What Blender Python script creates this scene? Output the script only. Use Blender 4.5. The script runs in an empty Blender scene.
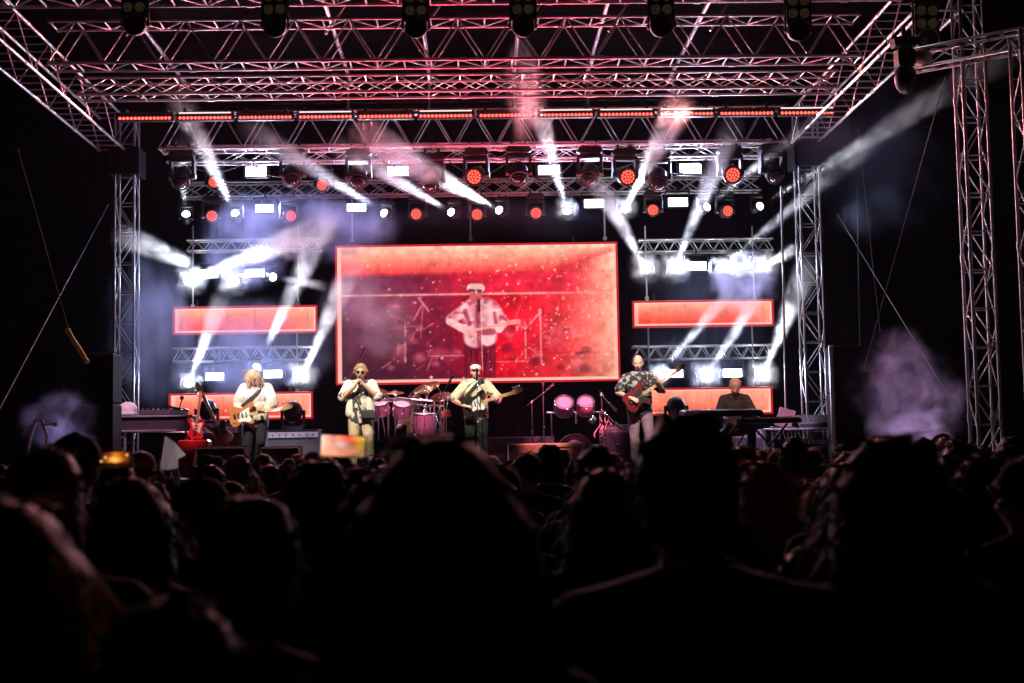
import bpy, math, random
import numpy as np
from mathutils import Vector, Matrix, Euler
V = Vector
S = bpy.context.scene
COL = S.collection
rnd = random.Random(7)
PI = math.pi

# ------------------------------------------------------------------ camera
F = 1422.0
CAM = V((0, 0, 1.65))
CROT = (Matrix.Rotation(math.radians(-1.6), 4, 'Z') @ Matrix.Rotation(PI / 2 + math.radians(4.68), 4, 'X')
        @ Matrix.Rotation(math.radians(-1.0), 4, 'Z'))
CR3 = CROT.to_3x3()
def W(px, py, Y):
    """world point seen at photo pixel (px, py) at depth Y"""
    d = CR3 @ V(((px - 512) / F, -(py - 341.5) / F, -1))
    return CAM + d * (Y / d.y)
cd = bpy.data.cameras.new('camera')
cam = bpy.data.objects.new('camera', cd); COL.objects.link(cam); S.camera = cam
cd.sensor_width = 36; cd.lens = F * 36 / 1024; cd.clip_start = 0.05; cd.clip_end = 400
cam.matrix_world = Matrix.Translation(CAM) @ CROT
cd.dof.use_dof = True; cd.dof.focus_distance = 23.5; cd.dof.aperture_fstop = 3.6

w = bpy.data.worlds.new('World'); S.world = w; w.use_nodes = True
nt = w.node_tree; bg = nt.nodes['Background']
sky = nt.nodes.new('ShaderNodeTexSky'); sky.sky_type = 'NISHITA'; sky.sun_disc = False
sky.sun_elevation = math.radians(-6); sky.sun_rotation = math.radians(200)
nt.links.new(sky.outputs[0], bg.inputs[0]); bg.inputs[1].default_value = 0.001

S.view_settings.view_transform = 'Standard'; S.view_settings.look = 'None'
S.view_settings.exposure = 0; S.view_settings.gamma = 1
S.cycles.use_denoising = True
S.cycles.max_bounces = 6; S.cycles.diffuse_bounces = 2; S.cycles.glossy_bounces = 2
S.cycles.volume_bounces = 1; S.cycles.transparent_max_bounces = 12
S.cycles.sample_clamp_indirect = 4; S.cycles.sample_clamp_direct = 0
S.cycles.volume_max_steps = 192; S.cycles.volume_step_rate = 1.0

# ------------------------------------------------------------------ materials
def srgb(r, g, b):
    def f(c):
        c /= 255.0
        return c / 12.92 if c <= .04045 else ((c + .055) / 1.055) ** 2.4
    return (f(r), f(g), f(b))
MATS = {}
def mat(name, col, rough=.6, metal=0., var=.25, scale=9., bump=0., bscale=60., spec=.5, bdist=.01):
    if name in MATS: return MATS[name]
    m = bpy.data.materials.new(name); m.use_nodes = True; t = m.node_tree
    b = t.nodes['Principled BSDF']; b.inputs['Metallic'].default_value = metal
    b.inputs['Specular IOR Level'].default_value = spec
    tc = t.nodes.new('ShaderNodeTexCoord'); n = t.nodes.new('ShaderNodeTexNoise')
    n.inputs['Scale'].default_value = scale; n.inputs['Detail'].default_value = 4
    t.links.new(tc.outputs['Object'], n.inputs['Vector'])
    mx = t.nodes.new('ShaderNodeMix'); mx.data_type = 'RGBA'
    mx.inputs[6].default_value = tuple(c * (1 - var) for c in col) + (1,)
    mx.inputs[7].default_value = tuple(min(1, c * (1 + var)) for c in col) + (1,)
    t.links.new(n.outputs[0], mx.inputs[0]); t.links.new(mx.outputs[2], b.inputs['Base Color'])
    mr = t.nodes.new('ShaderNodeMapRange'); mr.inputs[3].default_value = max(.05, rough - .12); mr.inputs[4].default_value = min(1, rough + .12)
    t.links.new(n.outputs[0], mr.inputs[0]); t.links.new(mr.outputs[0], b.inputs['Roughness'])
    if bump:
        n2 = t.nodes.new('ShaderNodeTexNoise'); n2.inputs['Scale'].default_value = bscale; n2.inputs['Detail'].default_value = 3
        t.links.new(tc.outputs['Object'], n2.inputs['Vector'])
        bp = t.nodes.new('ShaderNodeBump'); bp.inputs['Strength'].default_value = bump; bp.inputs['Distance'].default_value = bdist
        t.links.new(n2.outputs[0], bp.inputs['Height']); t.links.new(bp.outputs[0], b.inputs['Normal'])
    MATS[name] = m; return m
def emit(name, col, strength, sample=True, var=0.):
    if name in MATS: return MATS[name]
    m = bpy.data.materials.new(name); m.use_nodes = True; t = m.node_tree
    b = t.nodes['Principled BSDF']; b.inputs['Base Color'].default_value = (.02, .02, .02, 1)
    b.inputs['Emission Color'].default_value = tuple(col) + (1,); b.inputs['Emission Strength'].default_value = strength
    if var:
        tc = t.nodes.new('ShaderNodeTexCoord'); n = t.nodes.new('ShaderNodeTexNoise'); n.inputs['Scale'].default_value = 25
        t.links.new(tc.outputs['Object'], n.inputs['Vector'])
        mr = t.nodes.new('ShaderNodeMapRange'); mr.inputs[1].default_value = .3; mr.inputs[2].default_value = .7
        mr.inputs[3].default_value = strength * (1 - var); mr.inputs[4].default_value = strength * (1 + var)
        t.links.new(n.outputs[0], mr.inputs[0]); t.links.new(mr.outputs[0], b.inputs['Emission Strength'])
    if not sample: m.cycles.emission_sampling = 'NONE'
    MATS[name] = m; return m
def pattern(name, base, prints, scale=14., thr=.55, rough=.85):
    """printed cloth: blotches of another colour over a base"""
    if name in MATS: return MATS[name]
    m = bpy.data.materials.new(name); m.use_nodes = True; t = m.node_tree
    b = t.nodes['Principled BSDF']; b.inputs['Roughness'].default_value = rough
    tc = t.nodes.new('ShaderNodeTexCoord'); n = t.nodes.new('ShaderNodeTexNoise')
    n.inputs['Scale'].default_value = scale; n.inputs['Detail'].default_value = 2.5; n.inputs['Distortion'].default_value = 1.2
    t.links.new(tc.outputs['Object'], n.inputs['Vector'])
    cr = t.nodes.new('ShaderNodeValToRGB'); e = cr.color_ramp.elements
    e[0].position = thr - .03; e[0].color = tuple(base) + (1,); e[1].position = thr + .03; e[1].color = tuple(prints) + (1,)
    t.links.new(n.outputs[0], cr.inputs[0]); t.links.new(cr.outputs[0], b.inputs['Base Color'])
    bp = t.nodes.new('ShaderNodeBump'); bp.inputs['Strength'].default_value = .9; bp.inputs['Distance'].default_value = .035
    n2 = t.nodes.new('ShaderNodeTexNoise'); n2.inputs['Scale'].default_value = 9
    t.links.new(tc.outputs['Object'], n2.inputs['Vector']); t.links.new(n2.outputs[0], bp.inputs['Height']); t.links.new(bp.outputs[0], b.inputs['Normal'])
    MATS[name] = m; return m

ALU = mat('aluminium', (.62, .62, .64), .36, .85, .08, 6)
STEEL = mat('dark_steel', (.08, .08, .09), .45, .8, .2, 20)
STACK = mat('black_textured_paint', (.005, .005, .006), .8, 0, .3, 30, .1, 150, .2)
CHROME = mat('chrome', (.75, .75, .77), .18, 1., .05, 15)
BLACK = mat('black_plastic', (.018, .018, .02), .45, 0, .3, 25, .1, 120)
BLACKM = mat('black_paint', (.008, .008, .009), .42, 0, .3, 12, .1, 90)
RUBBER = mat('rubber', (.015, .015, .015), .8, 0, .3, 20)
CURT = mat('black_curtain', (.004, .004, .006), .95, 0, .4, 3, spec=.1)
GLASSD = mat('dark_lens', (.02, .02, .025), .08, 0, .1, 10, spec=.8)
WHITEP = mat('white_paint', (.75, .74, .72), .45, 0, .06, 20)
REDL = mat('red_lacquer', (.45, .02, .03), .3, 0, .2, 12)
WOOD = mat('varnished_maple', (.50, .30, .13), .35, 0, .25, 14)
SUNB = mat('amber_lacquer', (.45, .15, .07), .25, 0, .35, 6)
CREAM = mat('cream_lacquer', (.70, .60, .42), .3, 0, .1, 8)
CASE = mat('flight_case', (.05, .045, .055), .6, 0, .3, 10, .1)
PINKD = mat('pink_drum_wrap', (.42, .16, .26), .22, .45, .35, 14)
DRUMH = mat('drum_skin', (.72, .66, .64), .6, 0, .06, 8)
BRASS = mat('cymbal_bronze', (.70, .45, .20), .3, 1., .12, 30)
STRAP = mat('webbing_strap', (.02, .02, .02), .8)
YELW = mat('yellow_strap', (.75, .50, .05), .6)
def paper():
    m = bpy.data.materials.new('thin_paper'); m.use_nodes = True; t = m.node_tree; b = t.nodes['Principled BSDF']; b.inputs['Base Color'].default_value = (.78, .77, .82, 1); o = t.nodes['Material Output']
    n = t.nodes.new('ShaderNodeTexNoise'); n.inputs['Scale'].default_value = 30; tr = t.nodes.new('ShaderNodeBsdfTranslucent'); r = t.nodes.new('ShaderNodeMapRange'); r.inputs[3].default_value = .6; r.inputs[4].default_value = .9
    t.links.new(n.outputs[0], r.inputs[0]); t.links.new(r.outputs[0], tr.inputs[0]); mx = t.nodes.new('ShaderNodeMixShader'); mx.inputs[0].default_value = .6
    t.links.new(b.outputs[0], mx.inputs[1]); t.links.new(tr.outputs[0], mx.inputs[2]); t.links.new(mx.outputs[0], o.inputs['Surface']); return m
PAPERW = paper()
ROPE = mat('steel_wire', (.09, .09, .095), .5, .6)
SKINS = [mat('skin_light', (.58, .36, .27), .55, 0, .1, 14), mat('skin_tan', (.46, .27, .19), .55, 0, .1, 14), mat('skin_deep', (.26, .14, .09), .55, 0, .1, 14)]
HAIR = {k: mat('hair_' + k, c, .52, 0, .4, 40, .6, 150, .45) for k, c in
        dict(dark=(.014, .010, .008), brown=(.05, .028, .016), blond=(.42, .28, .15), grey=(.38, .36, .35), white=(.70, .68, .66), ginger=(.28, .10, .03)).items()}
def cloth(name, c): return mat('cloth_' + name, c, .9, 0, .22, 6, .9, 9, .3, .035)

# ------------------------------------------------------------------ mesh builder
class MB:
    def __init__(s): s.v = []; s.f = []; s.m = []; s.mi = 0; s.sm = []; s.smooth = False
    def add(s, vs, fs, smooth=None):
        o = len(s.v); s.v += [tuple(x) for x in vs]
        for f in fs:
            s.f.append(tuple(i + o for i in f)); s.m.append(s.mi); s.sm.append(s.smooth if smooth is None else smooth)
        return s
    def box(s, c, d, rot=None, bev=0.):
        c = V(c); x, y, z = d[0] / 2, d[1] / 2, d[2] / 2
        if bev > 0:
            b = min(bev, x * .9, y * .9, z * .9); vs = []; 
            for sz in (-1, 1):
                for (bx, bz) in (((b, 0)), ((0, b))) if sz < 0 else ((0, b), (b, 0)):
                    for sx, sy in ((-1, -1), (1, -1), (1, 1), (-1, 1)):
                        vs.append(V((sx * (x - bx), sy * (y - bx), sz * (z - bz))))
            fs = [(3, 2, 1, 0), (12, 13, 14, 15)]
            for k in range(3):
                for i in range(4):
                    j = (i + 1) % 4; fs.append((k * 4 + i, k * 4 + j, k * 4 + 4 + j, k * 4 + 4 + i))
        else:
            vs = [V((sx * x, sy * y, sz * z)) for sz in (-1, 1) for sx, sy in ((-1, -1), (1, -1), (1, 1), (-1, 1))]
            fs = [(3, 2, 1, 0), (4, 5, 6, 7), (0, 1, 5, 4), (1, 2, 6, 5), (2, 3, 7, 6), (3, 0, 4, 7)]
        if rot is not None: vs = [rot @ q for q in vs]
        return s.add([q + c for q in vs], fs)
    def tube(s, p0, p1, r0, r1=None, n=8, cap=True):
        p0, p1 = V(p0), V(p1); r1 = r0 if r1 is None else r1
        d = (p1 - p0)
        if d.length < 1e-6: return s
        q = d.to_track_quat('Z', 'Y'); vs = []
        for p, r in ((p0, r0), (p1, r1)):
            for i in range(n):
                a = 2 * PI * i / n; vs.append(p + q @ V((r * math.cos(a), r * math.sin(a), 0)))
        s.add(vs, [(i, (i + 1) % n, n + (i + 1) % n, n + i) for i in range(n)], True)
        if cap: s.add(vs, [tuple(range(n - 1, -1, -1)), tuple(range(n, 2 * n))], False)
        return s
    def path(s, pts, r, n=6):
        for a, b in zip(pts[:-1], pts[1:]): s.tube(a, b, r, None, n)
        return s
    def sphere(s, c, r, n=12, k=8, rot=None):
        c = V(c); r = (r, r, r) if isinstance(r, (int, float)) else r; vs = []
        for j in range(1, k):
            t = PI * j / k
            for i in range(n):
                a = 2 * PI * i / n; vs.append(V((r[0] * math.sin(t) * math.cos(a), r[1] * math.sin(t) * math.sin(a), r[2] * math.cos(t))))
        vs += [V((0, 0, r[2])), V((0, 0, -r[2]))]
        if rot is not None: vs = [rot @ q for q in vs]
        top, bot = len(vs) - 2, len(vs) - 1; fs = []
        for j in range(k - 2):
            for i in range(n):
                i2 = (i + 1) % n; fs.append((j * n + i, (j + 1) * n + i, (j + 1) * n + i2, j * n + i2))
        for i in range(n):
            i2 = (i + 1) % n; fs.append((top, i, i2)); fs.append((bot, (k - 2) * n + i2, (k - 2) * n + i))
        return s.add([q + c for q in vs], fs, True)
    def caps(s, p0, p1, r0, r1=None, n=10):
        r1 = r0 if r1 is None else r1
        s.sphere(p0, r0, n, 8); s.sphere(p1, r1, n, 8); s.tube(p0, p1, r0, r1, n); return s
    def lathe(s, c, prof, axis=(0, 0, 1), n=24, smooth=True, caps=True):
        """prof: list of (r, h) along axis"""
        q = V(axis).to_track_quat('Z', 'Y'); c = V(c); vs = []
        for r, h in prof:
            for i in range(n):
                a = 2 * PI * i / n; vs.append(c + q @ V((max(r, 1e-4) * math.cos(a), max(r, 1e-4) * math.sin(a), h)))
        fs = []; L = len(prof)
        for j in range(L - 1):
            for i in range(n):
                i2 = (i + 1) % n; fs.append((j * n + i, j * n + i2, (j + 1) * n + i2, (j + 1) * n + i))
        fs2 = [tuple(range(n - 1, -1, -1)), tuple(range((L - 1) * n, L * n))]
        o = len(s.v); s.add(vs, fs, smooth)
        for f in (fs2 if caps else ()): s.f.append(tuple(i + o for i in f)); s.m.append(s.mi); s.sm.append(False)
        return s
    def prism(s, pts, y0, y1, M=None):
        """outline pts (x,z) extruded from y0 to y1, front rim slightly rounded"""
        n = len(pts); vs = []
        cx = sum(p[0] for p in pts) / n; cz = sum(p[1] for p in pts) / n
        e = .006
        for y, k in ((y0, e), (y0 + e, 0), (y1 - e, 0), (y1, e)):
            for (x, z) in pts:
                d = V((x - cx, z - cz)); l = max(d.length, 1e-6); f = 1 - k / l
                vs.append(V((cx + d.x * f, y, cz + d.y * f)))
        if M is not None: vs = [M @ q for q in vs]
        fs = []
        for j in range(3):
            for i in range(n):
                i2 = (i + 1) % n; fs.append((j * n + i, j * n + i2, (j + 1) * n + i2, (j + 1) * n + i))
        fs += [tuple(range(n - 1, -1, -1)), tuple(range(3 * n, 4 * n))]
        return s.add(vs, fs, False)
    def mesh(s, name, mats, off=None):
        m = bpy.data.meshes.new(name); v = s.v
        if off is not None: v = [(a - off[0], b - off[1], c - off[2]) for a, b, c in v]
        m.from_pydata(v, [], s.f)
        for q in (mats if isinstance(mats, (list, tuple)) else [mats]): m.materials.append(q)
        m.polygons.foreach_set('material_index', s.m); m.polygons.foreach_set('use_smooth', s.sm); m.update()
        return m
    def build(s, name, mats, parent=None, world=True):
        """world=True: vertices are world coordinates; the parent must be an unrotated Empty / mesh at .location"""
        off = wloc(parent) if (world and parent is not None) else None
        return link(name, s.mesh(name, mats, off), parent)
def wloc(o):
    p = V((0, 0, 0))
    while o is not None: p = p + o.location; o = o.parent
    return p
def link(name, me, parent=None):
    o = bpy.data.objects.new(name, me); COL.objects.link(o)
    if parent is not None: o.parent = parent
    return o
def tag(o, label=None, cat=None, group=None, kind=None):
    if label: o['label'] = label
    if cat: o['category'] = cat
    if group: o['group'] = group
    if kind: o['kind'] = kind
    return o
def E(name, label, cat, loc=(0, 0, 0), group=None, rot=None):
    o = bpy.data.objects.new(name, None); COL.objects.link(o); o.location = loc; o.empty_display_size = .1
    if rot is not None: o.rotation_euler = rot
    return tag(o, label, cat, group)
def kids(o): return [c for c in bpy.data.objects if c.parent == o]
def copy_tree(o, parent=None, cache={}):
    c = o.copy(); COL.objects.link(c); c.parent = parent
    for ch in TREE.get(o.name, ()): copy_tree(ch, c)
    return c
TREE = {}
def freeze(o):
    """remember the children of a prototype for copy_tree"""
    TREE[o.name] = kids(o)
    for c in TREE[o.name]: freeze(c)
ORD = ['first', 'second', 'third', 'fourth', 'fifth', 'sixth', 'seventh', 'eighth', 'ninth', 'tenth', 'eleventh', 'twelfth', 'thirteenth', 'fourteenth']
def lamp(kind, loc, d, energy, color, size=.05, angle=10., blend=.5, parent=None, smooth=0.):
    l = bpy.data.lights.new('lamp', kind); l.energy = energy; l.color = color
    if kind == 'SPOT': l.spot_size = math.radians(angle); l.spot_blend = blend; l.shadow_soft_size = size
    elif kind == 'POINT': l.shadow_soft_size = size
    if smooth:
        l.use_nodes = True; t = l.node_tree; e = t.nodes['Emission']; f = t.nodes.new('ShaderNodeLightFalloff')
        f.inputs['Strength'].default_value = 1.0; f.inputs['Smooth'].default_value = smooth
        t.links.new(f.outputs['Quadratic'], e.inputs['Strength'])
    o = bpy.data.objects.new('lamp', l); COL.objects.link(o)
    o.rotation_euler = V(d).to_track_quat('-Z', 'Y').to_euler(); o.location = loc
    if parent is not None: o.parent = parent; o.location = V(loc) - wloc(parent)
    return o
# ------------------------------------------------------------------ setting
ZF = 1.45                      # stage floor height
m = MB(); m.add([(-150, -60, 0), (150, -60, 0), (150, 200, 0), (-150, 200, 0)], [(0, 1, 2, 3)])
g = m.build('ground', mat('trodden_ground', (.05, .045, .04), .95, 0, .4, 2, .5, 12)); g['kind'] = 'structure'
t = E('stage', 'black decked concert stage raised on a skirted platform', 'stage', (0, 22.6, 0))
m = MB(); m.box((0, 23.4, ZF - .06), (13.6, 10.4, .12)); m.build('deck', mat('stage_deck', (.05, .05, .055), .42, 0, .35, 4, .2, 60), t)
m = MB(); m.box((0, 23.4, (ZF - .125) / 2), (13.4, 10.2, ZF - .125)); m.build('skirt', CURT, t)
t = E('backdrop_curtain', 'black cloth backdrop hanging behind the stage lights', 'curtain', (0, 28.6, 0))
m = MB(); vs = []; n = 160
for k in range(n + 1):
    x = -8.2 + 16.4 * k / n; y = 28.6 + .07 * math.sin(k * 1.9) + .04 * math.sin(k * .77)
    vs += [(x, y, ZF + .003), (x, y, 8.9)]
m.add(vs, [(2 * k, 2 * k + 2, 2 * k + 3, 2 * k + 1) for k in range(n)], True)
for q in [(x, y + .12, z) for x, y, z in vs]: m.v.append(q)
o0 = len(vs); m.f += [(o0 + 2 * k + 1, o0 + 2 * k + 3, o0 + 2 * k + 2, o0 + 2 * k) for k in range(n)]; m.m += [0] * n; m.sm += [True] * n
m.build('cloth', CURT, t)
m = MB(); m.tube((-8.2, 28.66, 8.95), (8.2, 28.66, 8.95), .03); m.build('hanging_pipe', STEEL, t)
# roof sheet
t = E('roof_canopy', 'dark tarpaulin roof stretched over the stage trusses', 'roof', (0, 22, 9))
m = MB(); NX = 40
for j, y in enumerate((16.4, 19.3, 22.2, 25.3, 29)):
    for i in range(NX + 1):
        x = -7 + 14 * i / NX; m.v.append((x, y, 8.75 + .5 * (1 - abs(x) / 7) - .05 * (math.sin(i * PI / 5) ** 2)))
for j in range(4):
    for i in range(NX):
        a = j * (NX + 1) + i; m.f.append((a, a + 1, a + NX + 2, a + NX + 1)); m.m.append(0); m.sm.append(True)
m.build('tarpaulin', mat('roof_tarpaulin', (.0012, .0009, .0012), .9, 0, .3, 2, spec=.02), t)

# ------------------------------------------------------------------ trusses
def truss(name, p0, p1, side, up, cw, ch, bay, rc, rl, label, style='W', group=None, mt=None, ladders=True, faces='FB', rung=None, diag=True):
    """box truss from p0 to p1 (centre line); side / up unit vectors; cw x ch between chord centres"""
    mt = mt or ALU
    p0, p1, side, up = V(p0), V(p1), V(side).normalized(), V(up).normalized()
    L = (p1 - p0).length; d = (p1 - p0) / L; n = max(2, round(L / bay))
    T = E(name, label, 'truss', tuple((p0 + p1) / 2), group)
    cor = {}
    for a in (-1, 1):
        for b in (-1, 1):
            cor[a, b] = side * a * cw / 2 + up * b * ch / 2
            m = MB(); m.tube(p0 + cor[a, b], p1 + cor[a, b], rc, None, 8)
            for e in (p0, p1):       # coupler ends
                s_ = 1 if e is p0 else -1
                m.tube(e + cor[a, b] + d * .01 * s_, e + cor[a, b] + d * .07 * s_, rc * 1.35, None, 8)
            k = 2.0                  # coupler joints every two metres
            while k < L - .8:
                q = p0 + d * k + cor[a, b]; m.tube(q - d * .05, q + d * .05, rc * 1.4, None, 8); k += 2.0
            m.build('chord', mt, T)
    m = MB()
    def zig(c0, c1, ph, nn):
        for i in range(nn):
            a = p0 + d * (L * i / nn); b = p0 + d * (L * (i + 1) / nn)
            mid = p0 + d * (L * (i + .5) / nn)
            if style == 'W':
                m.tube(a + c0, mid + c1, rl, None, 6, False); m.tube(mid + c1, b + c0, rl, None, 6, False)
            elif style == 'X':
                m.tube(a + c0, b + c1, rl, None, 6, False); m.tube(a + c1, b + c0, rl, None, 6, False)
            else:
                if (i + ph) % 2: c0_, c1_ = c1, c0
                else: c0_, c1_ = c0, c1
                m.tube(a + c0_, b + c1_, rl, None, 6, False)
    zig(cor[-1, -1], cor[-1, 1], 0, n); zig(cor[1, -1], cor[1, 1], 1, n)
    if ladders:
        rn = rung or (n if style == 'X' else n * 2)
        for b in (-1, 1):
            for i in range(rn + 1):
                q = p0 + d * (L * i / rn * .998 + L * .001); m.tube(q + cor[-1, b], q + cor[1, b], rl * 1.15, None, 6, False)
                if i < rn and diag:
                    q2 = p0 + d * (L * (i + 1) / rn)
                    if i % 2: m.tube(q + cor[-1, b], q2 + cor[1, b], rl, None, 6, False)
                    else: m.tube(q + cor[1, b], q2 + cor[-1, b], rl, None, 6, False)
    m.build('lacing', mt, T)
    return T
XL, XR = -6.15, 5.83           # inner faces of the roof
RG = 'trusses of the stage roof'
def zc(y, Y): return W(472, y, Y).z
# front truss (only its lower rear chord dips into the frame)
za = zc(3, 18.7); truss('roof_truss', (-6.9, 18.5, za + .33), (5.9, 18.5, za + .33), (0, 1, 0), (0, 0, 1), .42, .66, .84, .026, .014, 'front roof truss cut off by the top edge of the picture', 'W', RG)
zt, zb = zc(17.5, 20.3), zc(59, 20.3)
truss('roof_truss', (XL + .08, 20.52, (zt + zb) / 2), (XR - .05, 20.52, (zt + zb) / 2), (0, 1, 0), (0, 0, 1), .44, zt - zb, .78, .024, .0115, 'tall roof truss with wide W lacing, behind the hanging black lamp panels', 'W', RG)
zt = zc(74, 21.8); zb = zc(97, 22.2)
truss('roof_truss', (XL + .08, 22.0, (zt + zb) / 2), (XR - .03, 22.0, (zt + zb) / 2), (0, 1, 0), (0, 0, 1), .40, zt - zb, .50, .022, .009, 'shallow roof truss with dense crossed lacing just above the red LED bars', 'X', RG, diag=False)
zt, zb = zc(109, 24.7), zc(145, 24.7)
truss('roof_truss', (-5.45, 24.9, (zt + zb) / 2), (5.63, 24.9, (zt + zb) / 2), (0, 1, 0), (0, 0, 1), .38, zt - zb, .74, .024, .0115, 'rear roof truss right behind the red LED bars', 'W', RG)
zb = zc(160, 25.5)
truss('roof_truss', (-5.45, 25.5, zb + .14), (5.5, 25.5, zb + .14), (0, 1, 0), (0, 0, 1), .28, .28, .5, .022, .009, 'low rear roof truss carrying the moving lamps, under the LED bars', 'X', RG)
zt, zb = zc(179, 26.9), zc(193, 26.9)
truss('lamp_truss', (-5.5, 27.05, (zt + zb) / 2), (5.6, 27.05, (zt + zb) / 2), (0, 1, 0), (0, 0, 1), .28, zt - zb, .4, .02, .011, 'dim rearmost lamp truss, above the big screen', 'X', None)
# side trusses running back
for (xi, xo, word) in ((XL, XL - .45, 'left'), (XR, XR + .47, 'right')):
    xm = (xi + xo) / 2
    truss('roof_truss', (xm, 17.6, 7.25 + .29), (xm, 25.2, 7.25 + .29), (1, 0, 0), (0, 0, 1), abs(xo - xi), .58, .80, .024, .010, 'roof side truss running from front to back along the %s edge of the stage' % word, 'Z', RG, diag=False)
# purlins
for k, (px, word) in enumerate(((118, 'far left end'), (322, 'left third'), (420, 'middle left'), (523, 'middle'), (612, 'middle right'), (716, 'right third'))):
    q = W(px, 35, 20.5); m = MB(); m.tube((q.x, 17.6, 8.5), (q.x, 25.6, 8.5), .035); m.tube((q.x, 18.4, 7.9), (q.x, 18.4, 8.5), .02); m.tube((q.x, 24.9, 7.7), (q.x, 24.9, 8.5), .02); m.tube((q.x, 21.0, 8.05), (q.x + .3, 21.0, 8.5), .02)
    tag(m.build('roof_purlin', ALU), 'aluminium roof beam running front to back above the trusses, at the %s' % word, 'beam', 'roof beams')
# towers
TG = 'towers holding the roof'
def tower(x, y, w_, z0, z1, label, style='Z', bay=.36, mt=None, group=TG):
    T = truss('truss_tower', (x, y, z0 + .04), (x, y, z1), (1, 0, 0), (0, 1, 0), w_, w_, bay * 1.35, .023, .0085, label, style, group, mt, True, rung=int((z1 - z0) / (bay * 1.45)), diag=True)
    m = MB(); m.box((x, y, z0 + .02), (w_ + .5, w_ + .5, .03), None, .008); m.build('base_plate', STEEL, T)
    m = MB()
    if 7.1 < z1 < 9:
        for s in (-1, 1):
            m.box((x + s * (w_ / 2 + .08), y, 7.05), (.05, w_ + .22, .5), None, .01); m.box((x, y + s * (w_ / 2 + .08), 7.05), (w_ + .10, .05, .5), None, .01)
        m.build('sleeve_block', STACK, T)
    return T
tower(-6.16, 25.4, .34, ZF, 7.9, 'rear left truss tower beside the black loudspeaker stack')
tower(6.13, 25.4, .36, ZF, 7.9, 'rear right truss tower behind the keyboard rig')
tower(6.31, 17.4, .29, 0, 9.6, 'tall front truss tower standing apart right of the pale smoke', 'Z', .33)
tower(-6.6, 17.4, .29, 0, 9.6, 'front left truss tower just outside the left edge')
q = W(1037, 200, 16.3); tower(q.x, 16.3, .34, 0, 6.55, 'truss tower cut off by the right edge of the picture', 'Z', .33)
a, b = W(900, 64, 17.9), W(1040, 37, 16.3)
truss('wing_truss', a, b, V((b - a).y, -(b - a).x, 0) if False else V(((b - a).y, -(b - a).x, 0)), (0, 0, 1), .24, .24, .45, .02, .009, 'wing truss angling outward past the front right tower', 'Z', diag=False)
# small lamp trusses beside the big screen
SG = 'short lamp trusses beside the big screen'
for (x0, x1, yt, yb, word) in ((188, 322, 241, 250, 'upper left one, above the upper left strip screen'), (174, 312, 348, 361, 'lower left one, between the two left strip screens'),
                               (638, 772, 240, 252, 'upper right one, above the upper right strip screen'), (632, 772, 346, 359, 'lower right one, between the two right strip screens')):
    p, q = W(x0, (yt + yb) / 2, 26.9), W(x1, (yt + yb) / 2, 26.9); q.z = p.z = (p.z + q.z) / 2; h = (yb - yt) * 26.9 / F
    truss('lamp_truss', p, q, (0, 1, 0), (0, 0, 1), .26, max(h, .2), .3, .02, .010, 'short lamp truss, ' + word, 'W', SG)

# ------------------------------------------------------------------ wires
def wire(a, b, r, label, name='guy_wire', cat='wire', mt=None, group='guy wires', sag=.0):
    a, b = V(a), V(b); m = MB(); pts = [a + (b - a) * (k / 10) - V((0, 0, sag * math.sin(PI * k / 10))) for k in range(11)]
    m.path(pts, r, 6); m.sphere(a, r * 2.2, 8, 6); m.sphere(b, r * 2.2, 8, 6)
    return tag(m.build(name, mt or ROPE), label, cat, group)
wire(W(0, 408, 18), W(108, 205, 25), .008, 'pale guy wire rising from the left edge to the rear left tower')
wire(W(18, 150, 18), W(70, 335, 19.5), .008, 'guy wire slanting down to the yellow strap at left')
wire(W(945, 78, 17.6), W(864, 368, 21), .007, 'long guy wire crossing the dark right side down to the left')
wire(W(838, 215, 24.8), W(958, 412, 18.6), .008, 'guy wire slanting down from the right tower into the smoke')
wire(W(857, 190, 24), W(861, 405, 24), .007, 'thin cable hanging straight down right of the right tower')
wire(W(858, 130, 24.5), W(880, 330, 24.5), .007, 'thin slack cable beside the hanging cable at right')
m = MB(); p = [W(68, 331, 19.5), W(73, 340, 19.5), W(80, 350, 19.6), W(86, 361, 19.7)]
for a, b in zip(p[:-1], p[1:]): m.tube(a, b, .035, .035, 8)
m.sphere(p[0], .045); m.sphere(p[-1], .045); tag(m.build('ratchet_strap', YELW), 'yellow ratchet strap at the top of the black loudspeaker stack', 'strap')
for i, (px, y0, y1, Y, word) in enumerate(((193, 226, 308, 26.75, 'left end of the upper left strip screen'), (298, 226, 306, 26.75, 'right end of the upper left strip screen'), (645, 226, 300, 26.75, 'left end of the upper right strip screen'),
                               (752, 226, 300, 26.75, 'right end of the upper right strip screen'), (352, 200, 242, 26.95, 'left corner of the big screen'), (604, 200, 240, 26.95, 'right corner of the big screen'),
                               (470, 200, 241, 26.95, 'middle of the big screen'), (297, 332, 392, 26.75, 'right end of the lower left strip screen'), (648, 326, 389, 26.75, 'left end of the lower right strip screen'), (752, 326, 389, 26.75, 'right end of the lower right strip screen'))):
    a, b = W(px, y0, Y), W(px, y1, Y); b.x = a.x
    m = MB(); m.tube(a, b, .016); m.box(b + V((0, 0, .03)), (.07, .05, .07), None, .01); tag(m.build('hanging_rod', ALU), 'metal hanging rod at the ' + word, 'rod', 'rods the screens hang from')
a = W(785, 300, 24.4); b = W(786, 415, 24.4); m = MB(); m.tube(a + V((0, 0, 2)), b, .018); m.box(b, (.1, .1, .14), None, .02); tag(m.build('hoist_chain', ALU), 'hoist chain hanging down beside the rear right tower', 'chain')

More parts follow.
